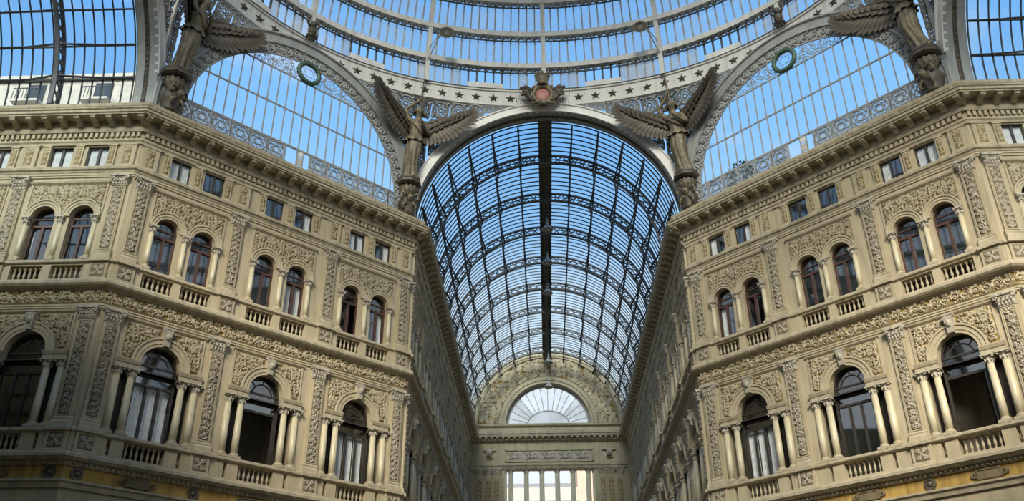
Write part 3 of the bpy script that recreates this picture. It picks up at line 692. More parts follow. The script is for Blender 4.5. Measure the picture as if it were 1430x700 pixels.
    for x in (-4.15, -3.55, -2.13, -.71, .71, 2.13, 3.55, 4.15):
        p = put('column', cm, w, (x, .3, 14)); put('capital', cc, p, (0, 0, h))
    # fan window
    f = root('window_%d' % (WIN[0]+1), 'half-round fan window with radiating bars above the far cornice', 'window', (0, END+.5, 27.66), (0, 0, 0), None, 'structure'); WIN[0] += 1
    build(MB().arch([(0, 0), (0, .15), (.28, .15), (.28, 0)], (0, 0), 3.75, seg=32), 'frame', 'iron_grey', f)
    m = MB(); n = 16; t = np.linspace(0, PI, 25)
    el = [(2.0*math.cos(a), 1.45*math.sin(a)) for a in t]
    build(MB().tube([(x, 0, z) for x, z in el], .05, 5), 'inner_ring', 'iron_grey', f)
    for i in range(1, n):
        a = i*PI/n; build(MB().bar((2.0*math.cos(a), 0, 1.45*math.sin(a)), (3.8*math.cos(a), 0, 3.8*math.sin(a)), .06, .06), 'glazing_bar', 'iron_grey', f)
    for i in range(n):
        a, b = i*PI/n, (i+1)*PI/n; e = lambda q, r1, r2: (r1*math.cos(q), .02, r2*math.sin(q))
        build(MB().add([e(a, 2, 1.45), e(b, 2, 1.45), e(b, 3.8, 3.8), e(a, 3.8, 3.8)], [(0, 1, 2, 3)]), 'pane', 'glass_frosted' if i < 4 or i > 11 else 'glass_dome', f)
    build(MB().add([(x, .1, z) for x, z in el], [tuple(range(len(el)))]), 'pane', 'glass_frosted', f)
    return w
end_wall()

# ------------------------------------------------------------------ glass vaults over the arms
VR = 7.5; SEG = 90/7
def make_vault_pieces():
    def arcbox(r0, r1, y0, y1, a0=-PI/2, a1=PI/2, n=56):
        m = MB(); vs = []
        for j in range(n+1):
            t = a0+(a1-a0)*j/n
            for r, y in ((r0, y0), (r1, y0), (r1, y1), (r0, y1)): vs.append((r*math.sin(t), y, r*math.cos(t)))
        fs = [(j*4+i, j*4+(i+1) % 4, j*4+4+(i+1) % 4, j*4+4+i) for j in range(n) for i in range(4)]
        return m.add(vs, fs)
    m = arcbox(VR-.10, VR, -.09, .09); m2 = arcbox(VR-.66, VR-.57, -.1, .1); m.add(m2.v, m2.f)
    n = 42
    for j in range(n):
        a, b = -PI/2+PI*j/n, -PI/2+PI*(j+1)/n; mid = (a+b)/2
        for p, q in ((a, b), (b, a)):
            m.bar(((VR-.08)*math.sin(p), 0, (VR-.08)*math.cos(p)), ((VR-.6)*math.sin(q), 0, (VR-.6)*math.cos(q)), .055, .05)
        if j % 3 == 0: m.bar(((VR-.05)*math.sin(a), 0, (VR-.05)*math.cos(a)), ((VR-.62)*math.sin(a), 0, (VR-.62)*math.cos(a)), .08, .1)
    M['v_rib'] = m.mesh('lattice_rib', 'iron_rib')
    M['v_bar'] = arcbox(VR-.03, VR+.03, -.028, .028, n=42).mesh('glazing_bar', 'iron_dark')
    # purlin: straight upper bar and bowed lower chord, unit length 1 along y, at the crown
    m = MB(); m.box(-.035, .035, 0, 1, VR-.12, VR+.02)
    pts = [(0, t, VR-.60+.42*math.sin(PI*t)) for t in np.linspace(0, 1, 13)]
    m.tube(pts, .05, 5)
    M['v_purlin'] = m.mesh('purlin', 'iron_dark')
    m = MB(); m.box(-.035, .035, 0, 1, VR-.12, VR+.02); m.tube([(0, t, VR-.60+.48*math.cos(PI/2*t)) for t in np.linspace(0, 1, 9)], .05, 5)
    M['v_purlin0'] = m.mesh('purlin', 'iron_dark')
make_vault_pieces()
def vault(label, origin, rz, length, first=4.4, pitch=4.55, named=0, half=False, trim_label=None):
    v = root('glass_vault_roof', label, 'ceiling', origin, (0, 0, rz), None, 'structure')
    # masonry-like iron arch at the octagon: face, soffit and garland
    def lim(r): return math.asin(min(1, 7.72/r))
    m = MB()
    prof = [(7.6, .12), (8.02, .12), (8.06, .2), (8.12, .2), (8.12, -.1), (7.6, -.1)]
    ang = lim(8.0)
    m.arch(prof, (0, 0), 0, PI/2-ang, PI/2+ang, 56); build(m, 'arch_face', 'arch_sunlit', v)
    m = MB(); n = 56; vs = []
    for j in range(n+1):
        t = PI*j/n
        for r, y in ((7.6, -.05), (7.6, .98), (7.75, .98), (7.75, -.05)): vs.append((r*math.cos(t), y, r*math.sin(t)))
    m.add(vs, [(j*4+i, j*4+(i+1) % 4, j*4+4+(i+1) % 4, j*4+4+i) for j in range(n) for i in range(4)])
    build(m, 'arch_soffit', 'iron_grey', v)
    gar = M['garland_strip']; put('garland', gar, v, (0, 0, 0))
    ys = [1.0]; y = first
    while y < length-1.0: ys.append(y); y += pitch
    ys.append(length)
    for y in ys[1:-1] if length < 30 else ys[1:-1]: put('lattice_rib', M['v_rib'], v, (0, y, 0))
    gz = MB(); gf = MB()
    for bi, (y0, y1) in enumerate(zip(ys[:-1], ys[1:])):
        nb = max(2, round((y1-y0)/.52))
        for k in range(-6, 7):
            if k == 0: continue
            put('purlin', M['v_purlin0' if bi == 0 else 'v_purlin'], v, (0, y0, 0), (0, math.radians(k*SEG), 0), (1, y1-y0, 1))
        for j in range(0 if bi == 0 else 1, nb): put('glazing_bar', M['v_bar'], v, (0, y0+(y1-y0)*j/nb, 0))
        if bi < named:
            pm = MB(); w = VR*math.tan(math.radians(SEG/2))-.04
            pm = pm.add([(-w, 0, VR), (w, 0, VR), (w, (y1-y0)/nb, VR), (-w, (y1-y0)/nb, VR)], [(0, 1, 2, 3)]).mesh('pane', 'glass_vault')
            pf = pm.copy(); pf.materials.clear(); pf.materials.append(MAT['glass_frosted'])
        for k in range(-7, 7):
            frosted = k in (-7, 6) and 20 < length < 30
            a0, a1 = math.radians(k*SEG), math.radians((k+1)*SEG)
            for j in range(nb):
                ya, yb = y0+(y1-y0)*j/nb, y0+(y1-y0)*(j+1)/nb
                if bi < named and (not half or (half < 0 and k < 0) or (half > 0 and k >= 0)):
                    put('pane', pf if frosted else pm, v, (0, ya, 0), (0, (a0+a1)/2, 0))
                else:
                    q = gf if frosted else gz
                    q.add([(VR*math.sin(a0), ya, VR*math.cos(a0)), (VR*math.sin(a1), ya, VR*math.cos(a1)), (VR*math.sin(a1), yb, VR*math.cos(a1)), (VR*math.sin(a0), yb, VR*math.cos(a0))], [(0, 1, 2, 3)])
    for q, mt in ((gz, 'glass_vault'), (gf, 'glass_frosted')):
        if q.v: o = build(q, 'glazing', mt, v); o['kind'] = 'stuff'
    # ridge walkway
    m = MB().box(-.42, .42, .9, length, VR-.02, VR+.1); 
    for x in (-.42, .36): m.box(x, x+.06, .9, length, VR-.18, VR)
    build(m, 'ridge_walkway', 'soffit_dark', v)
    build(MB().box(-.06, .06, .9, length, VR-.62, VR-.5), 'ridge_beam', 'iron_dark', v)
    # wall plates at the springing
    for s in (-1, 1): build(MB().box(min(s*7.3, s*7.7), max(s*7.3, s*7.7), .9, length, -.1, .14), 'wall_plate', 'stone_trim', v)
    return v
gr = relief(0, 7.6*PI, -.2, .2, [], res=.5)
S_ = []
for i in range(90):
    z = .3+i*.262
    for s in (-1, 1):
        lf = leaf(0, 0, 1.0, .2); lf[:, 0], lf[:, 1] = z+lf[:, 1], s*lf[:, 0]*.8; S_.append((lf, .055))
    S_.append((np.array([[z, 0], [z+.1, .03*(-1)**i]]), .06))
g_ = relief(0, 7.6*PI, -.22, .22, S_, res=.055, depth=.09)
g_.v = [((7.6+p[1]-.005)*math.cos(p[0]/7.6), .47+p[2], (7.6+p[1]-.005)*math.sin(p[0]/7.6)) for p in g_.v]
keep = [f for f in g_.f if max(g_.h[i] for i in f) > .02]; g_.f = keep
M['garland_strip'] = g_.mesh('garland', 'bronze_dark', True)
vault('glass barrel vault with dark lattice ribs over the central arcade', (0, R, ZC), 0, LN, named=2)
vault('glass barrel vault over the side arm by the half-shaded facade', (-R, 0, ZC), PI/2, LA, named=2, half=1)
vault('glass barrel vault over the side arm by the sunlit facade', (R, 0, ZC), -PI/2, LA, named=2, half=-1)
vault('glass barrel vault over the entry arm behind the viewer', (0, -R, ZC), PI, 22, named=0)

# ------------------------------------------------------------------ star ring and dome
RZ0, RZ1 = 35.22, 36.28
def pol(r, az, z): return (r*math.sin(az), r*math.cos(az), z)
def ring_mesh(prof, n=128):       # prof [(dr, z)]
    m = MB(); k = len(prof); vs = []
    for j in range(n):
        az = 2*PI*j/n
        for dr, z in prof: vs.append(pol(ringr(az)+dr, az, z))
    return m.add(vs, [(j*k+i, j*k+(i+1) % k, ((j+1) % n)*k+(i+1) % k, ((j+1) % n)*k+i) for j in range(n) for i in range(k)])
ring = root('trim_1', 'iron ring in a sunlit pale tone with dark five-pointed stars at the foot of the dome', 'ring', (0, 0, 0), (0, 0, 0), None, 'structure')
build(ring_mesh([(0, RZ0), (0, RZ1), (-.08, RZ1), (-.1, RZ1+.1), (.4, RZ1+.1), (.4, RZ0), (-.06, RZ0-.02), (-.06, RZ0+.06)]), 'band', 'iron_sunlit', ring)
build(ring_mesh([(-.12, RZ1+.1), (-.12, RZ1+.16), (.4, RZ1+.16), (.4, RZ1+.1)]), 'band_moulding', 'iron_dark', ring)
m = MB(); pts = []
for k in range(10):
    r = .30 if k % 2 == 0 else .125; t = PI/2+k*PI/5; pts.append((r*math.cos(t), r*math.sin(t)))
m.add([(0, -.09, 0)]+[(x, -.02, z) for x, z in pts]+[(x, .0, z) for x, z in pts], [(0, 1+k, 1+(k+1) % 10) for k in range(10)]+[(1+k, 11+k, 11+(k+1) % 10, 1+(k+1) % 10) for k in range(10)])
star = m.mesh('star', 'star_bronze')
NST = 112
for k in range(-24, 25):
    az = 2*PI*k/NST
    if abs(k) < 2: continue
    put('star', star, ring, pol(ringr(az)-.02, az, (RZ0+RZ1)/2), (0, 0, -az))

dome = root('glass_dome_roof', 'great glass dome with grey ribs and ring beams above the star ring', 'ceiling', (0, 0, 0), (0, 0, 0), None, 'structure')
DH = 19.5; NB = 14
ROWS = [36.42, 38.08, 40.36, 42.6, 44.8, 46.9, 48.8, 50.6, 52.3, 53.8]
def drad(az, z):
    return ringr(az)*math.sqrt(max(0, 1-((z-36.4)/DH)**2))
secs = 16
rib_mb = None
for s in range(secs):
    az = s*2*PI/secs; m = MB(); vs = []; zs = np.linspace(RZ1, ROWS[-1], 30)
    for z in zs:
        r = drad(az, max(z, 36.4))
        for dr, dx in ((.05, -.13), (.05, .13), (-.30, .13), (-.30, -.13)):
            x, y, _ = pol(r+dr, az, z); vs.append((x+dx*math.cos(az), y-dx*math.sin(az), z))
    m.add(vs, [(j*4+i, j*4+(i+1) % 4, j*4+4+(i+1) % 4, j*4+4+i) for j in range(len(zs)-1) for i in range(4)])
    build(m, 'rib', 'iron_sunlit', dome)
# ring beams with zigzag brackets under them
def ringbeam(z, n=128):
    m = MB(); vs = []
    for j in range(n):
        az = 2*PI*j/n; r = drad(az, z)
        for dr, dz in ((.05, -.17), (.05, .19), (-.30, .19), (-.30, -.17)): vs.append(pol(r+dr, az, z+dz))
    return m.add(vs, [(j*4+i, j*4+(i+1) % 4, ((j+1) % n)*4+(i+1) % 4, ((j+1) % n)*4+i) for j in range(n) for i in range(4)])
for i, z in enumerate(ROWS[1:]):
    build(ringbeam(z), 'ring_beam', 'iron_sunlit', dome)
    if i > 3: continue
    m = MB(); n = 16*15
    for j in range(n):
        a, b, c = (2*PI*(j+q)/n for q in (0, .5, 1)); zz = z-.14
        r0 = drad(a, z)-.22
        m.bar(pol(r0, a, zz), pol(r0+.12, b, zz-.30), .05, .05); m.bar(pol(r0+.12, b, zz-.30), pol(r0+.24, c, zz), .05, .05)
    nn = 128
    for j in range(nn): m.bar(pol(drad(0, z)*ringr(2*PI*j/nn)/ringr(0)-.1, 2*PI*j/nn, zz-.32), pol(drad(0, z)*ringr(2*PI*(j+1)/nn)/ringr(0)-.1, 2*PI*(j+1)/nn, zz-.32), .08, .06)
    o = build(m, 'zigzag_bracing', 'iron_dark', dome); o['kind'] = 'stuff'
# glazing bars and panes
cand = []
for ri, (z0, z1) in enumerate(zip(ROWS[:-1], ROWS[1:])):
    for s in range(secs):
        m = MB(); mv = MB()
        for j in range(1, NB):
            az = (s+j/NB)*2*PI/secs; vent = ri == 0 and 5 <= j <= 9
            p, q = pol(drad(az, z0), az, z0), pol(drad(az, z1), az, z1)
            if vent: mv.bar(p, q, .10, .12)
            else: m.bar(p, q, .075, .08)
        o = build(m, 'glazing_bars', 'iron_grey', dome); o['kind'] = 'stuff'
        if ri == 0:
            o = build(mv, 'vent_bars', 'iron_dark', dome); o['kind'] = 'stuff'
        for j in range(NB):
            a, b = (s+(j+.02)/NB)*2*PI/secs, (s+(j+.98)/NB)*2*PI/secs
            if ri == 0 and 5 <= j < 9: continue
            quad = [pol(drad(a, z0), a, z0), pol(drad(b, z0), b, z0), pol(drad(b, z1), b, z1), pol(drad(a, z1), a, z1)]
            mid = math.degrees((a+b)/2); mid = (mid+180) % 360-180
            cand.append((ri*40+abs(mid), ri, quad))
cand.sort(key=lambda c: c[0])
rest = MB(); restf = MB()
for i, (_, ri, quad) in enumerate(cand):
    fr = ri == 0 and rnd.random() < .35
    if i < 300:
        build(MB().add(quad, [(0, 1, 2, 3)]), 'pane', 'glass_frosted' if fr else 'glass_dome', dome)
    else: (restf if fr else rest).add(quad, [(0, 1, 2, 3)])
for q, mt in ((rest, 'glass_dome'), (restf, 'glass_frosted')):
    o = build(q, 'glazing', mt, dome); o['kind'] = 'stuff'
for s in range(secs):      # white boards under the open vents
    a, b = (s+4.9/NB)*2*PI/secs, (s+9.1/NB)*2*PI/secs; z0, z1 = ROWS[0], ROWS[0]+.42
    r = lambda az, d: ringr(az)-d
    build(MB().hull([pol(r(a, .08), a, z0), pol(r(b, .08), b, z0), pol(r(b, -.05), b, z0), pol(r(a, -.05), a, z0)], [pol(r(a, .08), a, z1), pol(r(b, .08), b, z1), pol(r(b, -.05), b, z1), pol(r(a, -.05), a, z1)]), 'vent_board', 'board_white', dome)
build(MB().lathe([(8.2, 53.6), (8.2, 54.4), (2.5, 56), (2.5, 57.5), (.2, 58.5)], seg=32), 'lantern', 'iron_grey', dome)
# small dark consoles at the foot of the diagonal ribs
cm = MB().ball((0, -.1, .3), .28, .24, .32, 8, 6).ball((0, -.15, .75), .2, .2, .24, 8, 6).lathe([(.34, -.1), (.3, 0), (.18, .1)], (0, -.05, 0), 8)
for s in (-1, 1): cm.tube([(s*.2, -.1, .55), (s*.42, -.12, .9), (s*.2, -.1, 1.3)], .07, 6)
cm = cm.mesh('rib_console', 'bronze_dark', True)
for az in (-PI/4, PI/4): put('rib_console', cm, dome, pol(ringr(az)-.3, az, 36.45), (0, 0, -az))

# ------------------------------------------------------------------ lunettes over the diagonal facades
def lunette(num, label, origin, rz):
    c = (DL/2, 27.9)
    g = root('window_%d' % num, label, 'lunette window', origin, (0, 0, rz), None, 'structure')
    x0 = c[0]
    build(MB().arch([(6.85, -.1), (6.85, .12), (6.95, .12), (6.98, .06), (7.42, .06), (7.46, .16), (7.54, .16), (7.54, -.1)], c, 0, -.07, PI+.07, 56), 'arch_frame', 'iron_grey', g)
    build(MB().arch([(6.14, -.02), (6.14, .05), (6.22, .05), (6.22, .02), (6.80, .02), (6.80, .05), (6.86, .05), (6.86, -.02)], c, 0, -.06, PI+.06, 56), 'scroll_band', 'iron_lace', g)
    sm = MB(); sm.tube([(p[0], -.05, p[1]) for p in spiral(0, 0, .25, 1.6, -PI/2, 1, 20)], .042, 5); sm.tube([(-.24, -.05, .25), (0, -.06, .2), (.2, -.05, -.05), (.26, -.05, -.27)], .035, 5); sm.ball((0, -.06, 0), .07, .05, .07, 6, 4)
    sm = sm.mesh('scroll', 'iron_grey', True)
    n = 38
    for i in range(n):
        t = (i+.5)*PI/n; put('scroll', sm, g, (x0+6.51*math.cos(t), 0, c[1]+6.51*math.sin(t)), (0, PI/2-t if i < n/2 else PI/2-t, 0), (1 if i >= n/2 else -1, 1, 1))
    # tracery: mullions, transoms and rounded corners
    P = .53; zb, zt1, zt2 = 28.5, 30.65, 32.85
    def ztop(x): return c[1]+math.sqrt(max(0, 6.18**2-(x-x0)**2))
    ks = range(-11, 12)
    for k in ks:
        x = x0+k*P; z1 = min(ztop(x), zt2)
        if z1-zb > .2: build(MB().box(x-.028, x+.028, -.03, .03, zb, z1), 'mullion', 'iron_grey', g)
    for z in (zt1, zt2):
        hw = math.sqrt(6.16**2-(z-c[1])**2); m = MB().box(x0-hw, x0+hw, -.03, .03, z-.035, z+.035)
        q = .2; arc = [(q-q*math.sin(t), q-q*math.cos(t)) for t in np.linspace(0, PI/2, 6)]
        for k in ks:
            x = x0+k*P
            if abs(x-x0) > hw-.15: continue
            for sx in (-1, 1):
                for sz in ((-1, 1) if z == zt1 else (-1,)):
                    pl = [(0, 0)]+arc
                    m.hull([(x+sx*a, -.025, z+sz*b) for a, b in pl], [(x+sx*a, .025, z+sz*b) for a, b in pl])
        build(m, 'transom', 'iron_grey', g)
    build(MB().box(x0-6.2, x0+6.2, -.05, .05, zb-.06, zb+.03), 'transom', 'iron_grey', g)
    for k in range(-12, 12):
        xa, xb = x0+k*P, x0+(k+1)*P
        for za, zc_ in ((zb, zt1), (zt1, zt2)):
            ta, tb = min(zc_, ztop(max(min(xa, x0+6.17), x0-6.17))), min(zc_, ztop(max(min(xb, x0+6.17), x0-6.17)))
            if max(ta, tb)-za < .1: continue
            build(MB().add([(xa, .01, za), (xb, .01, za), (xb, .01, max(za, tb)), (xa, .01, max(za, ta))], [(0, 1, 2, 3)]), 'pane', 'glass_lunette', g)
    # lace filling above the upper transom, around the wreath
    cu = MB()
    cu.tube([(p[0], 0, p[1]) for p in spiral(0, 0, .17, 1.5, 0, 1, 16)], .022, 4); cu.tube([(.17, 0, 0), (.2, 0, .15), (.1, 0, .3)], .02, 4); cu.tube([(-.2, 0, -.2), (0, 0, -.17), (.2, 0, -.22)], .018, 4)
    cu = cu.mesh('lace_scroll', 'iron_grey')
    zz = zt2+.22; row = 0
    while zz < 34.1:
        hw = math.sqrt(max(.01, 6.1**2-(zz-c[1])**2)); n = int(2*hw/.36)
        for i in range(n):
            x = (i+.5)*2*hw/n-hw
            if math.hypot(x, zz-33.52) < .82 or abs(x) > hw-.12: continue
            put('lace_scroll', cu, g, (x0+x, 0, zz), (0, rnd.uniform(0, 6.28), 0), (1 if x > 0 else -1, 1, 1))
        zz += .34; row += 1
    for k in range(-3, 4):
        x = x0+k*1.06
        if k and abs(x-x0) < 3.6: build(MB().box(x-.02, x+.02, -.02, .02, zt2, ztop(x)), 'lace_stay', 'iron_grey', g)
    # wreath with a six-pointed star wire inside
    wr = MB(); pts = [(.62*math.cos(t), 0, .62*math.sin(t)) for t in np.linspace(0, 2*PI, 36, endpoint=False)]
    wr.tube(pts, [.13+.018*(-1)**i for i in range(36)], 8, True)
    wo = build(wr, 'wreath', 'wreath_green', g, (x0, -.08, 33.52), smooth=True)
    st = MB()
    for s in (0, PI):
        tri = [(.47*math.sin(s+k*2*PI/3), 0, .47*math.cos(s+k*2*PI/3)) for k in range(3)]; st.tube(tri, .018, 4, True)
    build(st, 'wreath_star', 'iron_grey', wo)
    # hexagram balustrade
    hx = MB(); hx.tube([(.44*math.cos(t), 0, .44*math.sin(t)) for t in np.linspace(0, 2*PI, 20, endpoint=False)], .04, 5, True)
    for s in (0, PI):
        hx.tube([(.42*math.sin(s+k*2*PI/3), 0, .42*math.cos(s+k*2*PI/3)) for k in range(3)], .035, 4, True)
    hx.tube([(.17*math.cos(t), 0, .17*math.sin(t)) for t in np.linspace(0, 2*PI, 12, endpoint=False)], .025, 4, True)
    for sx in (-1, 1):
        for sz in (-1, 1): hx.bar((sx*.48, 0, sz*.48), (sx*.33, 0, sz*.33), .14, .04)
    hx.box(-.52, .52, -.03, .03, .47, .53).box(-.52, .52, -.03, .03, -.53, -.47).box(-.53, -.47, -.03, .03, -.5, .5).box(.47, .53, -.03, .03, -.5, .5)
    hx = hx.mesh('hexagram_panel', 'iron_lace')
    pn = MB().add([(-.5, .05, -.5), (.5, .05, -.5), (.5, .05, .5), (-.5, .05, .5)], [(0, 1, 2, 3)]).mesh('pane', 'glass_frosted')
    for k in range(6):
        for s in (-1, 1):
            h = put('hexagram_panel', hx, g, (x0+s*(1.22+k*1.0), -.02, 27.95)); put('pane', pn, h)
    build(MB().box(x0-.72, x0+.72, -.03, .03, 27.42, 27.5).box(x0-.05, x0-.0, -.03, .03, 27.45, 28.5).box(x0+.3, x0+.35, -.03, .03, 27.45, 28.5), 'middle_stay', 'iron_lace', g)
    build(MB().box(x0-.02, x0+.34, -.02, .02, 28.12, 28.47), 'white_panel', 'board_white', g)
    build(MB().box(x0-.02, x0+.34, -.02, .02, 27.6, 28.02), 'cream_panel', 'house_cream', g)
    build(MB().extr([(-.3, 27.06), (.2, 27.06), (.2, 27.3), (.12, 27.45), (-.3, 27.45)], .2, DL-.2), 'base_kerb', 'stone_trim', g)
    return g
lunette(WIN[0]+1, 'blue half-round lunette with green wreath above the half-shaded facade', (-R, A, 0), PI/4)
lunette(WIN[0]+2, 'blue half-round lunette with green wreath above the sunlit facade', (A, R, 0), -PI/4)
WIN[0] += 2

# ------------------------------------------------------------------ openwork pendentives between the arches
def wheel_mesh(key, rr):
    m = MB(); m.tube([(rr*math.cos(t), 0, rr*math.sin(t)) for t in np.linspace(0, 2*PI, 18, endpoint=False)], rr*.15, 5, True)
    m.tube([(rr*.28*math.cos(t), 0, rr*.28*math.sin(t)) for t in np.linspace(0, 2*PI, 8, endpoint=False)], rr*.15, 4, True)
    for k in range(8):
        a = k*PI/4; m.bar((rr*.3*math.cos(a), 0, rr*.3*math.sin(a)), (rr*.95*math.cos(a), 0, rr*.95*math.sin(a)), rr*.16, .05)
        b = a+PI/8; m.tube([(rr*.72*math.cos(b)+rr*.17*math.cos(t), 0, rr*.72*math.sin(b)+rr*.17*math.sin(t)) for t in np.linspace(0, 2*PI, 7, endpoint=False)], rr*.09, 4, True)
    for sx in (-1, 1):
        for sz in (-1, 1):
            m.tube([(sx*rr*1.05, 0, sz*rr*1.05), (sx*rr*.78, 0, sz*rr*.78)], rr*.22, 4)
    w = rr*1.08; m.box(-w, w, -.02, .02, w-.04, w+.02).box(-w, w, -.02, .02, -w-.02, -w+.04).box(-w-.02, -w+.04, -.02, .02, -w, w).box(w-.04, w+.02, -.02, .02, -w, w)
    M['wheel'+key] = m.mesh('wheel_tile', 'iron_lace')
wheel_mesh('big', .46); wheel_mesh('small', .27)
def archdist(az, z):      # distance outside the nearest arch of the octagon side that az falls on
    k = round(az/(PI/4)); d = az-k*PI/4; u = R*math.tan(d)
    if k % 2 == 0: return math.hypot(u, z-ZC)-8.1
    return math.hypot(u, z-27.9)-7.52
def psurf(az, z):
    k = round(az/(PI/4)); d = az-k*PI/4; wall = R/math.cos(d)
    t = min(1, max(0, (z-33.5)/1.75))**1.4
    return wall*(1-t)+(ringr(az)-.02)*t
def ptilt(az, z): return math.atan2(psurf(az, z-.3)-psurf(az, z+.3), .6)
NAMEP = {-3: 'beside the side arm by the half-shaded facade', -1: 'between the half-shaded facade lunette and the main vault', 1: 'between the main vault and the sunlit facade lunette', 3: 'beside the side arm by the sunlit facade'}
for q, txt in NAMEP.items():
    ca = q*PI/8
    g = root('trim_%d' % (2+(q+3)//2), 'grey pierced iron spandrel of wheel tiles '+txt, 'spandrel', (0, 0, 0), (0, 0, 0), None, 'structure')
    for i in range(-7, 8):
        az = ca+2*PI/NST*i
        for row in range(7):
            z = 34.68-row*1.0
            ad = archdist(az, z); r = psurf(az, z)
            if ad > .28: put('wheel_tile', M['wheelbig'], g, pol(r, az, z), (ptilt(az, z), 0, -az))
            else:
                for sx in (-1, 1):
                    for sz in (-1, 1):
                        a2, z2 = az+sx*.25/18.5, z+sz*.25
                        if archdist(a2, z2) > .05: put('wheel_tile', M['wheelsmall'], g, pol(psurf(a2, z2), a2, z2), (ptilt(a2, z2), 0, -a2), (.92, 1, .92))
    # curved edge ribs down to the corner
    m = MB(); m.tube([pol(psurf(ca, z)-.05, ca, z) for z in np.linspace(27.2, 35.2, 16)], .12, 6)
    build(m, 'corner_rib', 'iron_grey', g)

# ------------------------------------------------------------------ winged statues on their brackets
def skin_mesh(name, nodes, edges, mat):
    me = bpy.data.meshes.new('tmp'); me.from_pydata([n[:3] for n in nodes], edges, [])
    ob = bpy.data.objects.new('tmp', me); COL.objects.link(ob)
    sk = ob.modifiers.new('s', 'SKIN'); ss = ob.modifiers.new('u', 'SUBSURF'); ss.levels = ss.render_levels = 1
    for i, n in enumerate(nodes): me.skin_vertices[0].data[i].radius = (n[3], n[4] if len(n) > 4 else n[3])
    me.skin_vertices[0].data[0].use_root = True
    dg = bpy.context.evaluated_depsgraph_get(); out = bpy.data.meshes.new_from_object(ob.evaluated_get(dg))
    bpy.data.objects.remove(ob); bpy.data.meshes.remove(me)
    out.name = name; out.materials.clear(); out.materials.append(MAT[mat]); out.polygons.foreach_set('use_smooth', [True]*len(out.polygons))
    return out
def angel_pieces():
    N = []; Ed = []; ix = {}
    def nd(k, x, y, z, r, frm=None, r2=None):
        ix[k] = len(N); N.append((x, y, z, r, r2 or r))
        if frm: Ed.append((ix[frm], ix[k]))
    nd('pelvis', 0, 0, 2.55, .36); nd('waist', .03, 0, 3.0, .29, 'pelvis'); nd('chest', 0, -.02, 3.5, .40, 'waist', .33); nd('nb', 0, 0, 3.92, .19, 'chest')
    nd('neck', 0, -.04, 4.1, .14, 'nb'); nd('chin', 0, -.12, 4.32, .20, 'neck'); nd('head', 0, -.10, 4.55, .27, 'chin'); nd('crown', 0, -.05, 4.76, .2, 'head')
    nd('nose', 0, -.40, 4.5, .05, 'head')
    nd('sr', -.46, 0, 3.82, .19, 'nb'); nd('er', -.84, .0, 4.55, .135, 'sr'); nd('wr', -.28, -.08, 5.15, .09, 'er'); nd('hr', -.1, -.1, 5.32, .10, 'wr')
    nd('sl', .46, 0, 3.82, .19, 'nb'); nd('el', .74, -.15, 3.12, .14, 'sl'); nd('wl', .3, -.55, 3.45, .09, 'el'); nd('hl', .14, -.62, 3.6, .10, 'wl')
    for h, dx, dz, sx in (('hr', .75, .65, 1), ('hl', -.75, .65, 1)):
        hx, hy, hz = N[ix[h]][:3]
        for f in range(4):
            o = (f-1.5)*.062
            nd(h+'a%d' % f, hx+dx*.12-dz*o, hy-.02, hz+dz*.12+abs(dx)*o*(1 if dx > 0 else -1), .036, h)
            nd(h+'b%d' % f, hx+dx*.24-dz*o, hy-.08, hz+dz*(.22-.02*abs(f-1.5))+abs(dx)*o*(1 if dx > 0 else -1), .032, h+'a%d' % f)
        nd(h+'t', hx+dx*.04, hy-.14, hz+.0, .038, h); nd(h+'u', hx+dx*.14, hy-.2, hz+.05, .033, h+'t')
    for k, s in (('r', -1), ('l', 1)):
        f = -.18 if s < 0 else .02
        nd('hip'+k, s*.2, 0, 2.35, .27, 'pelvis'); nd('kn'+k, s*.2, f, 1.35, .2, 'hip'+k); nd('an'+k, s*.2, .06, .28, .11, 'kn'+k); nd('to'+k, s*.26, -.28, .09, .10, 'an'+k, .07)
    M['angel_body'] = skin_mesh('body', N, Ed, 'bronze')
    # tunic and skirt: lofted with folds
    def loft(levels, n=40, folds=9, ph=0):
        m = MB(); vs = []
        for z, rx, ry, cx, cy, amp in levels:
            for j in range(n):
                t = 2*PI*j/n; w = 1+amp*math.sin(folds*t+ph+z*1.3)+amp*.5*math.sin((folds*2+3)*t+z*2.1)
                vs.append((cx+rx*w*math.cos(t), cy+ry*w*math.sin(t), z))
        k = len(levels)
        return m.add(vs, [(i*n+j, i*n+(j+1) % n, (i+1)*n+(j+1) % n, (i+1)*n+j) for i in range(k-1) for j in range(n)])
    M['angel_skirt'] = loft([(2.95, .36, .32, .03, 0, .02), (2.6, .47, .40, .02, 0, .05), (2.1, .46, .43, -.02, -.05, .08), (1.5, .40, .42, -.07, -.12, .10), (.9, .37, .36, -.05, -.04, .13), (.4, .40, .38, 0, .03, .16), (.12, .47, .42, .03, .05, .18)]).mesh('skirt', 'bronze', True)
    M['angel_tunic'] = loft([(3.88, .30, .24, 0, 0, .01), (3.6, .47, .40, 0, -.02, .03), (3.3, .42, .38, .01, -.02, .05), (3.02, .36, .34, .03, 0, .04), (2.9, .40, .37, .03, 0, .06), (2.66, .54, .48, 0, 0, .10), (2.45, .60, .53, 0, 0, .15)], ph=1).mesh('tunic', 'bronze', True)
    M['angel_sash'] = MB().tube([(-.42, -.15, 3.72), (-.15, -.43, 3.4), (.25, -.38, 3.0), (.42, 0, 2.86), (.1, .4, 3.2), (-.35, .3, 3.62)], .075, 6, True).mesh('sash', 'bronze', True)
    m = MB().ball((0, .02, 4.66), .32, .33, .27, 12, 7).ball((0, .32, 4.55), .16, .16, .16, 8, 5)
    for k in range(9): t = -.2+k*(PI+.4)/8; m.ball((.3*math.cos(t), -.05+.28*math.sin(t), 4.52), .08, .08, .1, 6, 4)
    M['angel_hair'] = m.mesh('hair', 'bronze', True)
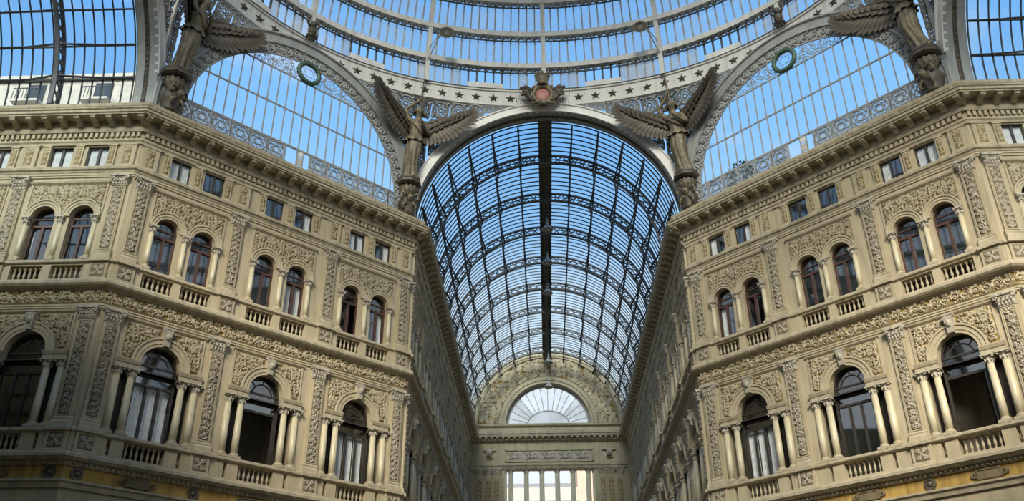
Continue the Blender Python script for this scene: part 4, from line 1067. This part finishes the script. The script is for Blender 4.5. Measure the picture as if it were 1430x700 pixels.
    M['angel_torch'] = MB().lathe([(.03, -.5), (.045, .3), (.03, 1.2), (.08, 1.25), (.02, 1.45)], (0, 0, 0), 7).mesh('rod', 'bronze')
    # wing: bone and feathers
    m = MB(); m.tube([(.2, .26, 3.75), (.62, .42, 4.25), (1.05, .46, 4.66), (1.65, .44, 5.02), (2.1, .40, 5.3)], [.17, .16, .14, .10, .05], 8)
    M['angel_wing'] = m.mesh('wing', 'bronze_dark', True)
    n = 9; out = []
    for i in range(n):
        t = i/(n-1); out.append((t, .075*math.sin(PI*min(1, t*.55+.12))*(1 if t < .8 else max(0, 1-((t-.8)/.2)**2))))
    m = MB(); vs = []
    for t, w in out:
        d = -.10*t*t
        vs += [(t, d, w), (t, d-.022, 0), (t, d, -w), (t, d+.012, 0)]
    m.add(vs, [(i*4+k, i*4+(k+1) % 4, i*4+4+(k+1) % 4, i*4+4+k) for i in range(n-1) for k in range(4)])
    M['feather'] = m.mesh('feather', 'bronze_dark')
    P = [np.array(p) for p in ((2.05, .42, 5.24), (1.05, .46, 4.62), (.28, .34, 3.7))]
    fe = []
    for i in range(10):
        t = i/9; b = P[0]*(1-t)+P[1]*t; fe.append((b, math.radians(42-55*t), 1.05+.75*math.sin(t*2.2), 2.0))
    for i in range(10):
        t = (i+.6)/10; b = P[1]*(1-t)+P[2]*t; fe.append((b, math.radians(-18-52*t), 1.75-.55*t, 2.0))
    for i in range(11):
        t = i/10; b = (P[0]*(1-2*t)+P[1]*2*t) if t < .5 else (P[1]*(2-2*t)+P[2]*(2*t-1)); fe.append((b+np.array([0, -.06, .02]), math.radians(34-98*t), .75-.1*t, 2.4))
    for i in range(10):
        t = i/9; b = (P[0]*(1-2*t)+P[1]*2*t) if t < .5 else (P[1]*(2-2*t)+P[2]*(2*t-1)); fe.append((b+np.array([0, -.10, .04]), math.radians(30-95*t), .40, 2.6))
    M['feathers'] = fe
angel_pieces()
def angel(label, pos, az, yaw=0):
    g = root('winged_statue', label, 'statue', pos, (.09, math.copysign(.055, -az), -az+yaw), 'winged statues at the octagon corners')
    b = put('body', M['angel_body'], g); put('hair', M['angel_hair'], b)
    put('skirt', M['angel_skirt'], g); put('tunic', M['angel_tunic'], g); put('sash', M['angel_sash'], g); put('rod', M['angel_torch'], g, (-.02, -.16, 5.35))
    for s in (-1, 1):
        w = put('wing', M['angel_wing'], g)
        drop = .24 if s*az > 0 else .34
        pv = Vector((s*.22, .3, 3.8))
        w.matrix_local = Matrix.Translation(pv+Vector((0, -.06, 0))) @ Matrix.Rotation(-s*.55, 4, 'Z') @ Matrix.Rotation(s*drop, 4, 'Y') @ Matrix.Translation(-pv) @ Matrix.Diagonal((s, 1, 1, 1))
        for k, (p, a, ln, wd) in enumerate(M['feathers']): put('feather', M['feather'], w, (p[0], p[1]+.004*k % .03, p[2]), (0, -a, 0), (ln*1.1, 1, wd))
    return g
def pedestal_mesh():
    m = MB().lathe([(.3, 0), (.42, .1), (.36, .28), (.5, .55), (.55, .85), (.40, 1.15), (.34, 1.35), (.46, 1.55), (.62, 1.72)], seg=12)
    M['ped_stem'] = m.mesh('stem', 'bronze_dark', True)
    M['ped_plate'] = MB().lathe([(.55, 1.70), (.72, 1.78), (.74, 1.9), (.66, 1.94), (.70, 2.02), (.70, 2.1), (.2, 2.12)], seg=8).mesh('plate', 'bronze_dark')
    m = MB(); pts = []
    for t in np.linspace(0, 1, 9): pts.append((0, -.12-.28*math.sin(t*PI*.6), .75*t))
    for (p, q) in zip(range(8), range(1, 9)):
        pass
    w = [.06+.13*math.sin(PI*t) for t in np.linspace(0, 1, 9)]
    vs = []
    for (x, y, z), ww in zip(pts, w): vs += [(-ww, y+.05, z), (0, y-.04, z), (ww, y+.05, z)]
    m.add(vs, [(i*3+k, i*3+k+1, i*3+3+k+1, i*3+3+k) for i in range(8) for k in range(2)])
    M['ped_leaf'] = m.mesh('leaf', 'bronze', True)
    m = MB(); m.ball((0, -.5, .95), .2, .2, .26, 8, 6).ball((0, -.7, .92), .06, .07, .08, 6, 4)
    for s in (-1, 1): m.tube([(s*.15, -.5, 1.1), (s*.42, -.46, 1.3), (s*.52, -.36, 1.05), (s*.4, -.42, .92)], .075, 6); m.tube([(s*.1, -.5, .7), (s*.38, -.44, .5), (s*.3, -.4, .3)], .08, 6)
    M['ped_mask'] = m.mesh('mask', 'bronze', True)
pedestal_mesh()
CR = math.hypot(R, A); CAZ = math.atan2(A, R)
ANG = [(-CAZ, 'bronze winged statue with raised arm between the half-shaded facade lunette and the main vault', 'bronze foliage bracket under the statue between the half-shaded facade and the main vault', 0),
       (CAZ, 'bronze winged statue with raised arm between the main vault and the sunlit facade lunette', 'bronze foliage bracket under the statue between the main vault and the sunlit facade', 0),
       (-(PI/2-CAZ), 'dark winged statue between the half-shaded facade lunette and its side arm', 'dark foliage bracket under the statue by the half-shaded facade side arm', .1),
       (PI/2-CAZ, 'dark winged statue between the sunlit facade lunette and its side arm', 'dark foliage bracket under the statue by the sunlit facade side arm', -.1)]
for az, lb, lb2, yaw in ANG:
    r = CR-.56; az = math.copysign(abs(az)+(.03 if abs(az) < PI/4 else -.03), az)
    g = root('statue_pedestal', lb2, 'pedestal', pol(r, az, 27.1), (0, 0, -az), 'brackets under the winged statues')
    put('stem', M['ped_stem'], g); put('plate', M['ped_plate'], g, (0, 0, .28)); put('mask', M['ped_mask'], g)
    for k in range(7): put('leaf', M['ped_leaf'], g, (0, 0, .05), (0, 0, -1.5+k*.5))
    for k in range(7): put('leaf', M['ped_leaf'], g, (0, 0, 1.1), (0, 0, -1.5+k*.5), (1.15, 1.3, 1))
    angel(lb, pol(r-.05, az, 27.1+2.4), az, yaw)

# ------------------------------------------------------------------ emblem at the crown of the main arch
em = root('arch_emblem', 'crowned emblem with red oval shield at the crown of the main arch', 'emblem', (-.1, R-.3, 34.75))
build(MB().lathe([(.02, -.12), (.25, -.1), (.42, -.04), (.46, .04), (.3, .1)], seg=20).xf(Matrix.Translation((0, 0, .75)) @ Matrix.Rotation(PI/2, 4, 'X') @ Matrix.Diagonal((1, 1.15, -1, 1))), 'shield', 'shield_red', em, (0, -.25, 0), smooth=True)
fr = MB().tube([(.55*math.cos(t), -.3, .78+.62*math.sin(t)) for t in np.linspace(0, 2*PI, 22, endpoint=False)], .12, 7, True)
for s in (-1, 1):
    fr.tube([(s*.3, -.35, .2), (s*.6, -.32, .1), (s*.7, -.3, .35), (s*.52, -.32, .45)], .09, 6); fr.tube([(s*.2, -.35, 1.35), (s*.55, -.3, 1.4), (s*.62, -.3, 1.1)], .09, 6)
fr.ball((0, -.4, .05), .3, .25, .24, 9, 6).ball((0, -.55, .1), .12, .1, .12, 7, 5)
build(fr, 'shield_frame', 'bronze', em, smooth=True)
for s in (-1, 1):
    q = MB().ball((s*.95, -.25, 1.0), .26, .22, .3, 9, 6).ball((s*1.02, -.3, 1.32), .17, .17, .18, 8, 6).tube([(s*.95, -.25, .9), (s*.75, -.35, .5), (s*.55, -.3, .2)], [.2, .15, .1], 7).tube([(s*1.1, -.25, 1.1), (s*1.25, -.3, .8), (s*.9, -.4, .75)], [.1, .09, .07], 6)
    for k in range(5): q.ball((s*(.75+.13*k), -.3, 1.2+.12*math.sin(k*1.9)), .12, .1, .13, 6, 4)
    build(q, 'side_figure', 'bronze_dark', em, smooth=True)
    q = MB()
    for k in range(8):
        t = k/7; q.tube([(s*.6, -.25, .25+.02*k), (s*(1.2+.35*(1-abs(t-.5))), -.3, .32+.75*t*.8)], .014, 4)
    for f_ in (.6, 1.0): q.tube([(s*(.6+.95*f_), -.3, .30), (s*(.6+1.02*f_), -.3, .3+.6*f_)], .016, 4)
    for k in range(6): q.tube([(s*(.7+.16*k), -.3, .28), (s*(.72+.16*k), -.3, .1)], .014, 4)
    build(q, 'wire_fan', 'bronze_dark', em)
cr = MB().lathe([(.34, 1.45), (.36, 1.55), (.30, 1.62), (.38, 1.95), (.46, 2.1), (.40, 2.1), (.3, 1.9), (.2, 1.7)], (0, -.3, 0), 14)
for k in range(8): cr.ball((.43*math.cos(k*PI/4), -.3+.43*math.sin(k*PI/4), 2.2), .07, .07, .1, 6, 4)
build(cr, 'crown', 'bronze', em)

# ------------------------------------------------------------------ lamps
lm = MB().lathe([(.04, .75), (.06, .5), (.10, .42), (.12, .3), (.30, .12), (.42, 0), (.40, -.03), (.28, .1), (.1, .25)], seg=16).mesh('bell_shade', 'lamp_shell', True)
lc = MB().lathe([(.02, .7), (.02, 1.0)], seg=6).mesh('cable', 'iron_dark')
lb_ = MB().ball((0, 0, 0), .13, .13, .13, 8, 6).mesh('globe', 'board_white', True)
for i, y in enumerate((29.6, 34.6, 39.8, 50.5, 53.5)):
    z = (33.05, 33.05, 33.05, 31.3, 30.1)[i]
    g = root('hanging_lamp', ['bell-shaped hanging lamp nearest the dome under the vault ridge', 'second bell-shaped hanging lamp from the dome under the vault ridge', 'third bell-shaped hanging lamp from the dome under the vault ridge', 'bell-shaped hanging lamp in front of the carved far arch', 'bell-shaped hanging lamp in front of the far fan window'][i], 'lamp', (.1, y, z), group='lamps hanging along the vault ridge')
    put('bell_shade', lm, g, scale=(1.0, 1.0, 1.25)); put('globe', lb_, g, (0, 0, .05))
    put('cable', lc, g, (0, 0, .2), (0, 0, 0), (1, 1, 1)) if i < 3 else build(MB().tube([(0, 0, .8), (0, 0, 34.5-z)], .02, 5), 'cable', 'iron_dark', g)
    if i < 3: build(MB().tube([(0, 0, .8), (0, 0, 34.0-z)], .025, 5), 'cable', 'iron_dark', g)
for s in (-1, 1):
    az = s*PI/8; p = Vector(pol(ringr(az)-.35, az, 38.1)); q = Vector(pol(ringr(az)-1.9, az-s*.04, 39.4))
    g = root('bracket_lamp', 'grey bracket lamp on the dome rib above the statue by the %s facade' % ('half-shaded' if s < 0 else 'sunlit'), 'lamp', p, group='bracket lamps on the dome ribs')
    d = q-p
    build(MB().tube([(0, 0, -.3), tuple(d*.5+Vector((0, 0, .1))), tuple(d)], .045, 6).tube([(0, 0, .6), tuple(d)], .03, 5), 'bracket', 'iron_grey', g)
    put('bell_shade', lm, g, tuple(d-Vector((0, 0, .55))), scale=(1.15, 1.15, .8)); put('globe', lb_, g, tuple(d-Vector((0, 0, .5))), scale=(1.3, 1.3, 1))

# ------------------------------------------------------------------ what shows outside
h = root('street_house', 'cream rooftop house with small balconies seen through the side vault', 'house', (-32, 17, 26))
build(MB().box(-9, 8.2, 0, 6, 0, 11.0), 'wall', 'house_cream', h)
build(MB().box(-9.3, 8.4, -.3, 6.2, 11.0, 11.25), 'roof_edge', 'house_cream', h)
for x in (-2.9, 1.2, 5.35):
    f_ = build(MB().box(x-.55, x+.55, -.06, .05, 9.0, 10.7), 'window', 'wood_dark', h)
    build(MB().box(x-.5, x-.03, -.08, -.06, 9.05, 10.6).box(x+.03, x+.5, -.08, -.06, 9.05, 10.6), 'pane', 'glass_window', f_)
    b_ = build(MB().box(x-.85, x+.85, -.9, 0, 8.85, 9.0), 'balcony', 'house_cream', h)
    m = MB()
    for k in range(9): m.box(x-.82+k*.2, x-.79+k*.2, -.88, -.85, 9.0, 9.75)
    m.box(x-.85, x+.85, -.9, -.84, 9.75, 9.81); build(m, 'railing', 'iron_dark', b_)
h = root('street_building', 'pale building with grey roof seen between the far columns', 'building', (0, 84, 0))
build(MB().box(-16, 14, 0, 10, 0, 28.4), 'wall', 'house_cream', h)
build(MB().hull([(-10, -.5, 26.2), (7, -.5, 26.2), (7, 6, 26.2), (-10, 6, 26.2)], [(-8, 2, 29.4), (5, 2, 29.4), (5, 4, 29.4), (-8, 4, 29.4)]), 'roof', 'roof_grey', h)
build(MB().box(3.5, 12, -.6, 8, 24, 33.0), 'upper_block', 'house_pink', h)
def shrub(label, pos, sc, n, pot=True):
    g = root('rooftop_shrub' if pot else 'wall_plant', label, 'plant', pos)
    r2 = random.Random(3); m = MB()
    for i in range(n):
        a, b, rr = r2.uniform(0, 2*PI), r2.uniform(-1, 1), r2.uniform(.3, 1)**.5
        c = Vector((rr*math.cos(a)*math.sqrt(1-b*b), rr*math.sin(a)*math.sqrt(1-b*b), rr*b*1.25))*sc
        d = Vector((r2.uniform(-1, 1), r2.uniform(-1, 1), r2.uniform(-.6, .8))).normalized()*.22*sc; e = d.cross(Vector((r2.uniform(-1, 1), r2.uniform(-1, 1), 1))).normalized()*.09*sc
        m.add([tuple(c-d), tuple(c+e), tuple(c+d), tuple(c-e)], [(0, 1, 2, 3)])
    o = build(m, 'foliage', 'leaf_green', g, (0, 0, (2.2 if pot else .2)*sc)); o['kind'] = 'stuff'
    if pot:
        build(MB().tube([(0, 0, .3), (.05, 0, 1.2*sc), (0, .03, 2.4*sc)], [.09, .07, .03], 6), 'stem', 'wood_dark', g)
        build(MB().lathe([(.28, 0), (.4, .5), (.42, .6), (.34, .6)], seg=12), 'pot', 'house_pink', g)
    return g
mw_ = W_NE.matrix_world
shrub('larger green potted shrub behind the foot of the sunlit facade lunette', mw_ @ Vector((2.9, 2.2, 27.07)), .95, 240)
shrub('smaller green potted shrub behind the foot of the sunlit facade lunette', mw_ @ Vector((5.2, 2.4, 27.07)), .7, 180)
shrub('weedy plant growing on the moulding of the far carved arch', (4.85, END-.45, 32.75), .45, 120, False)
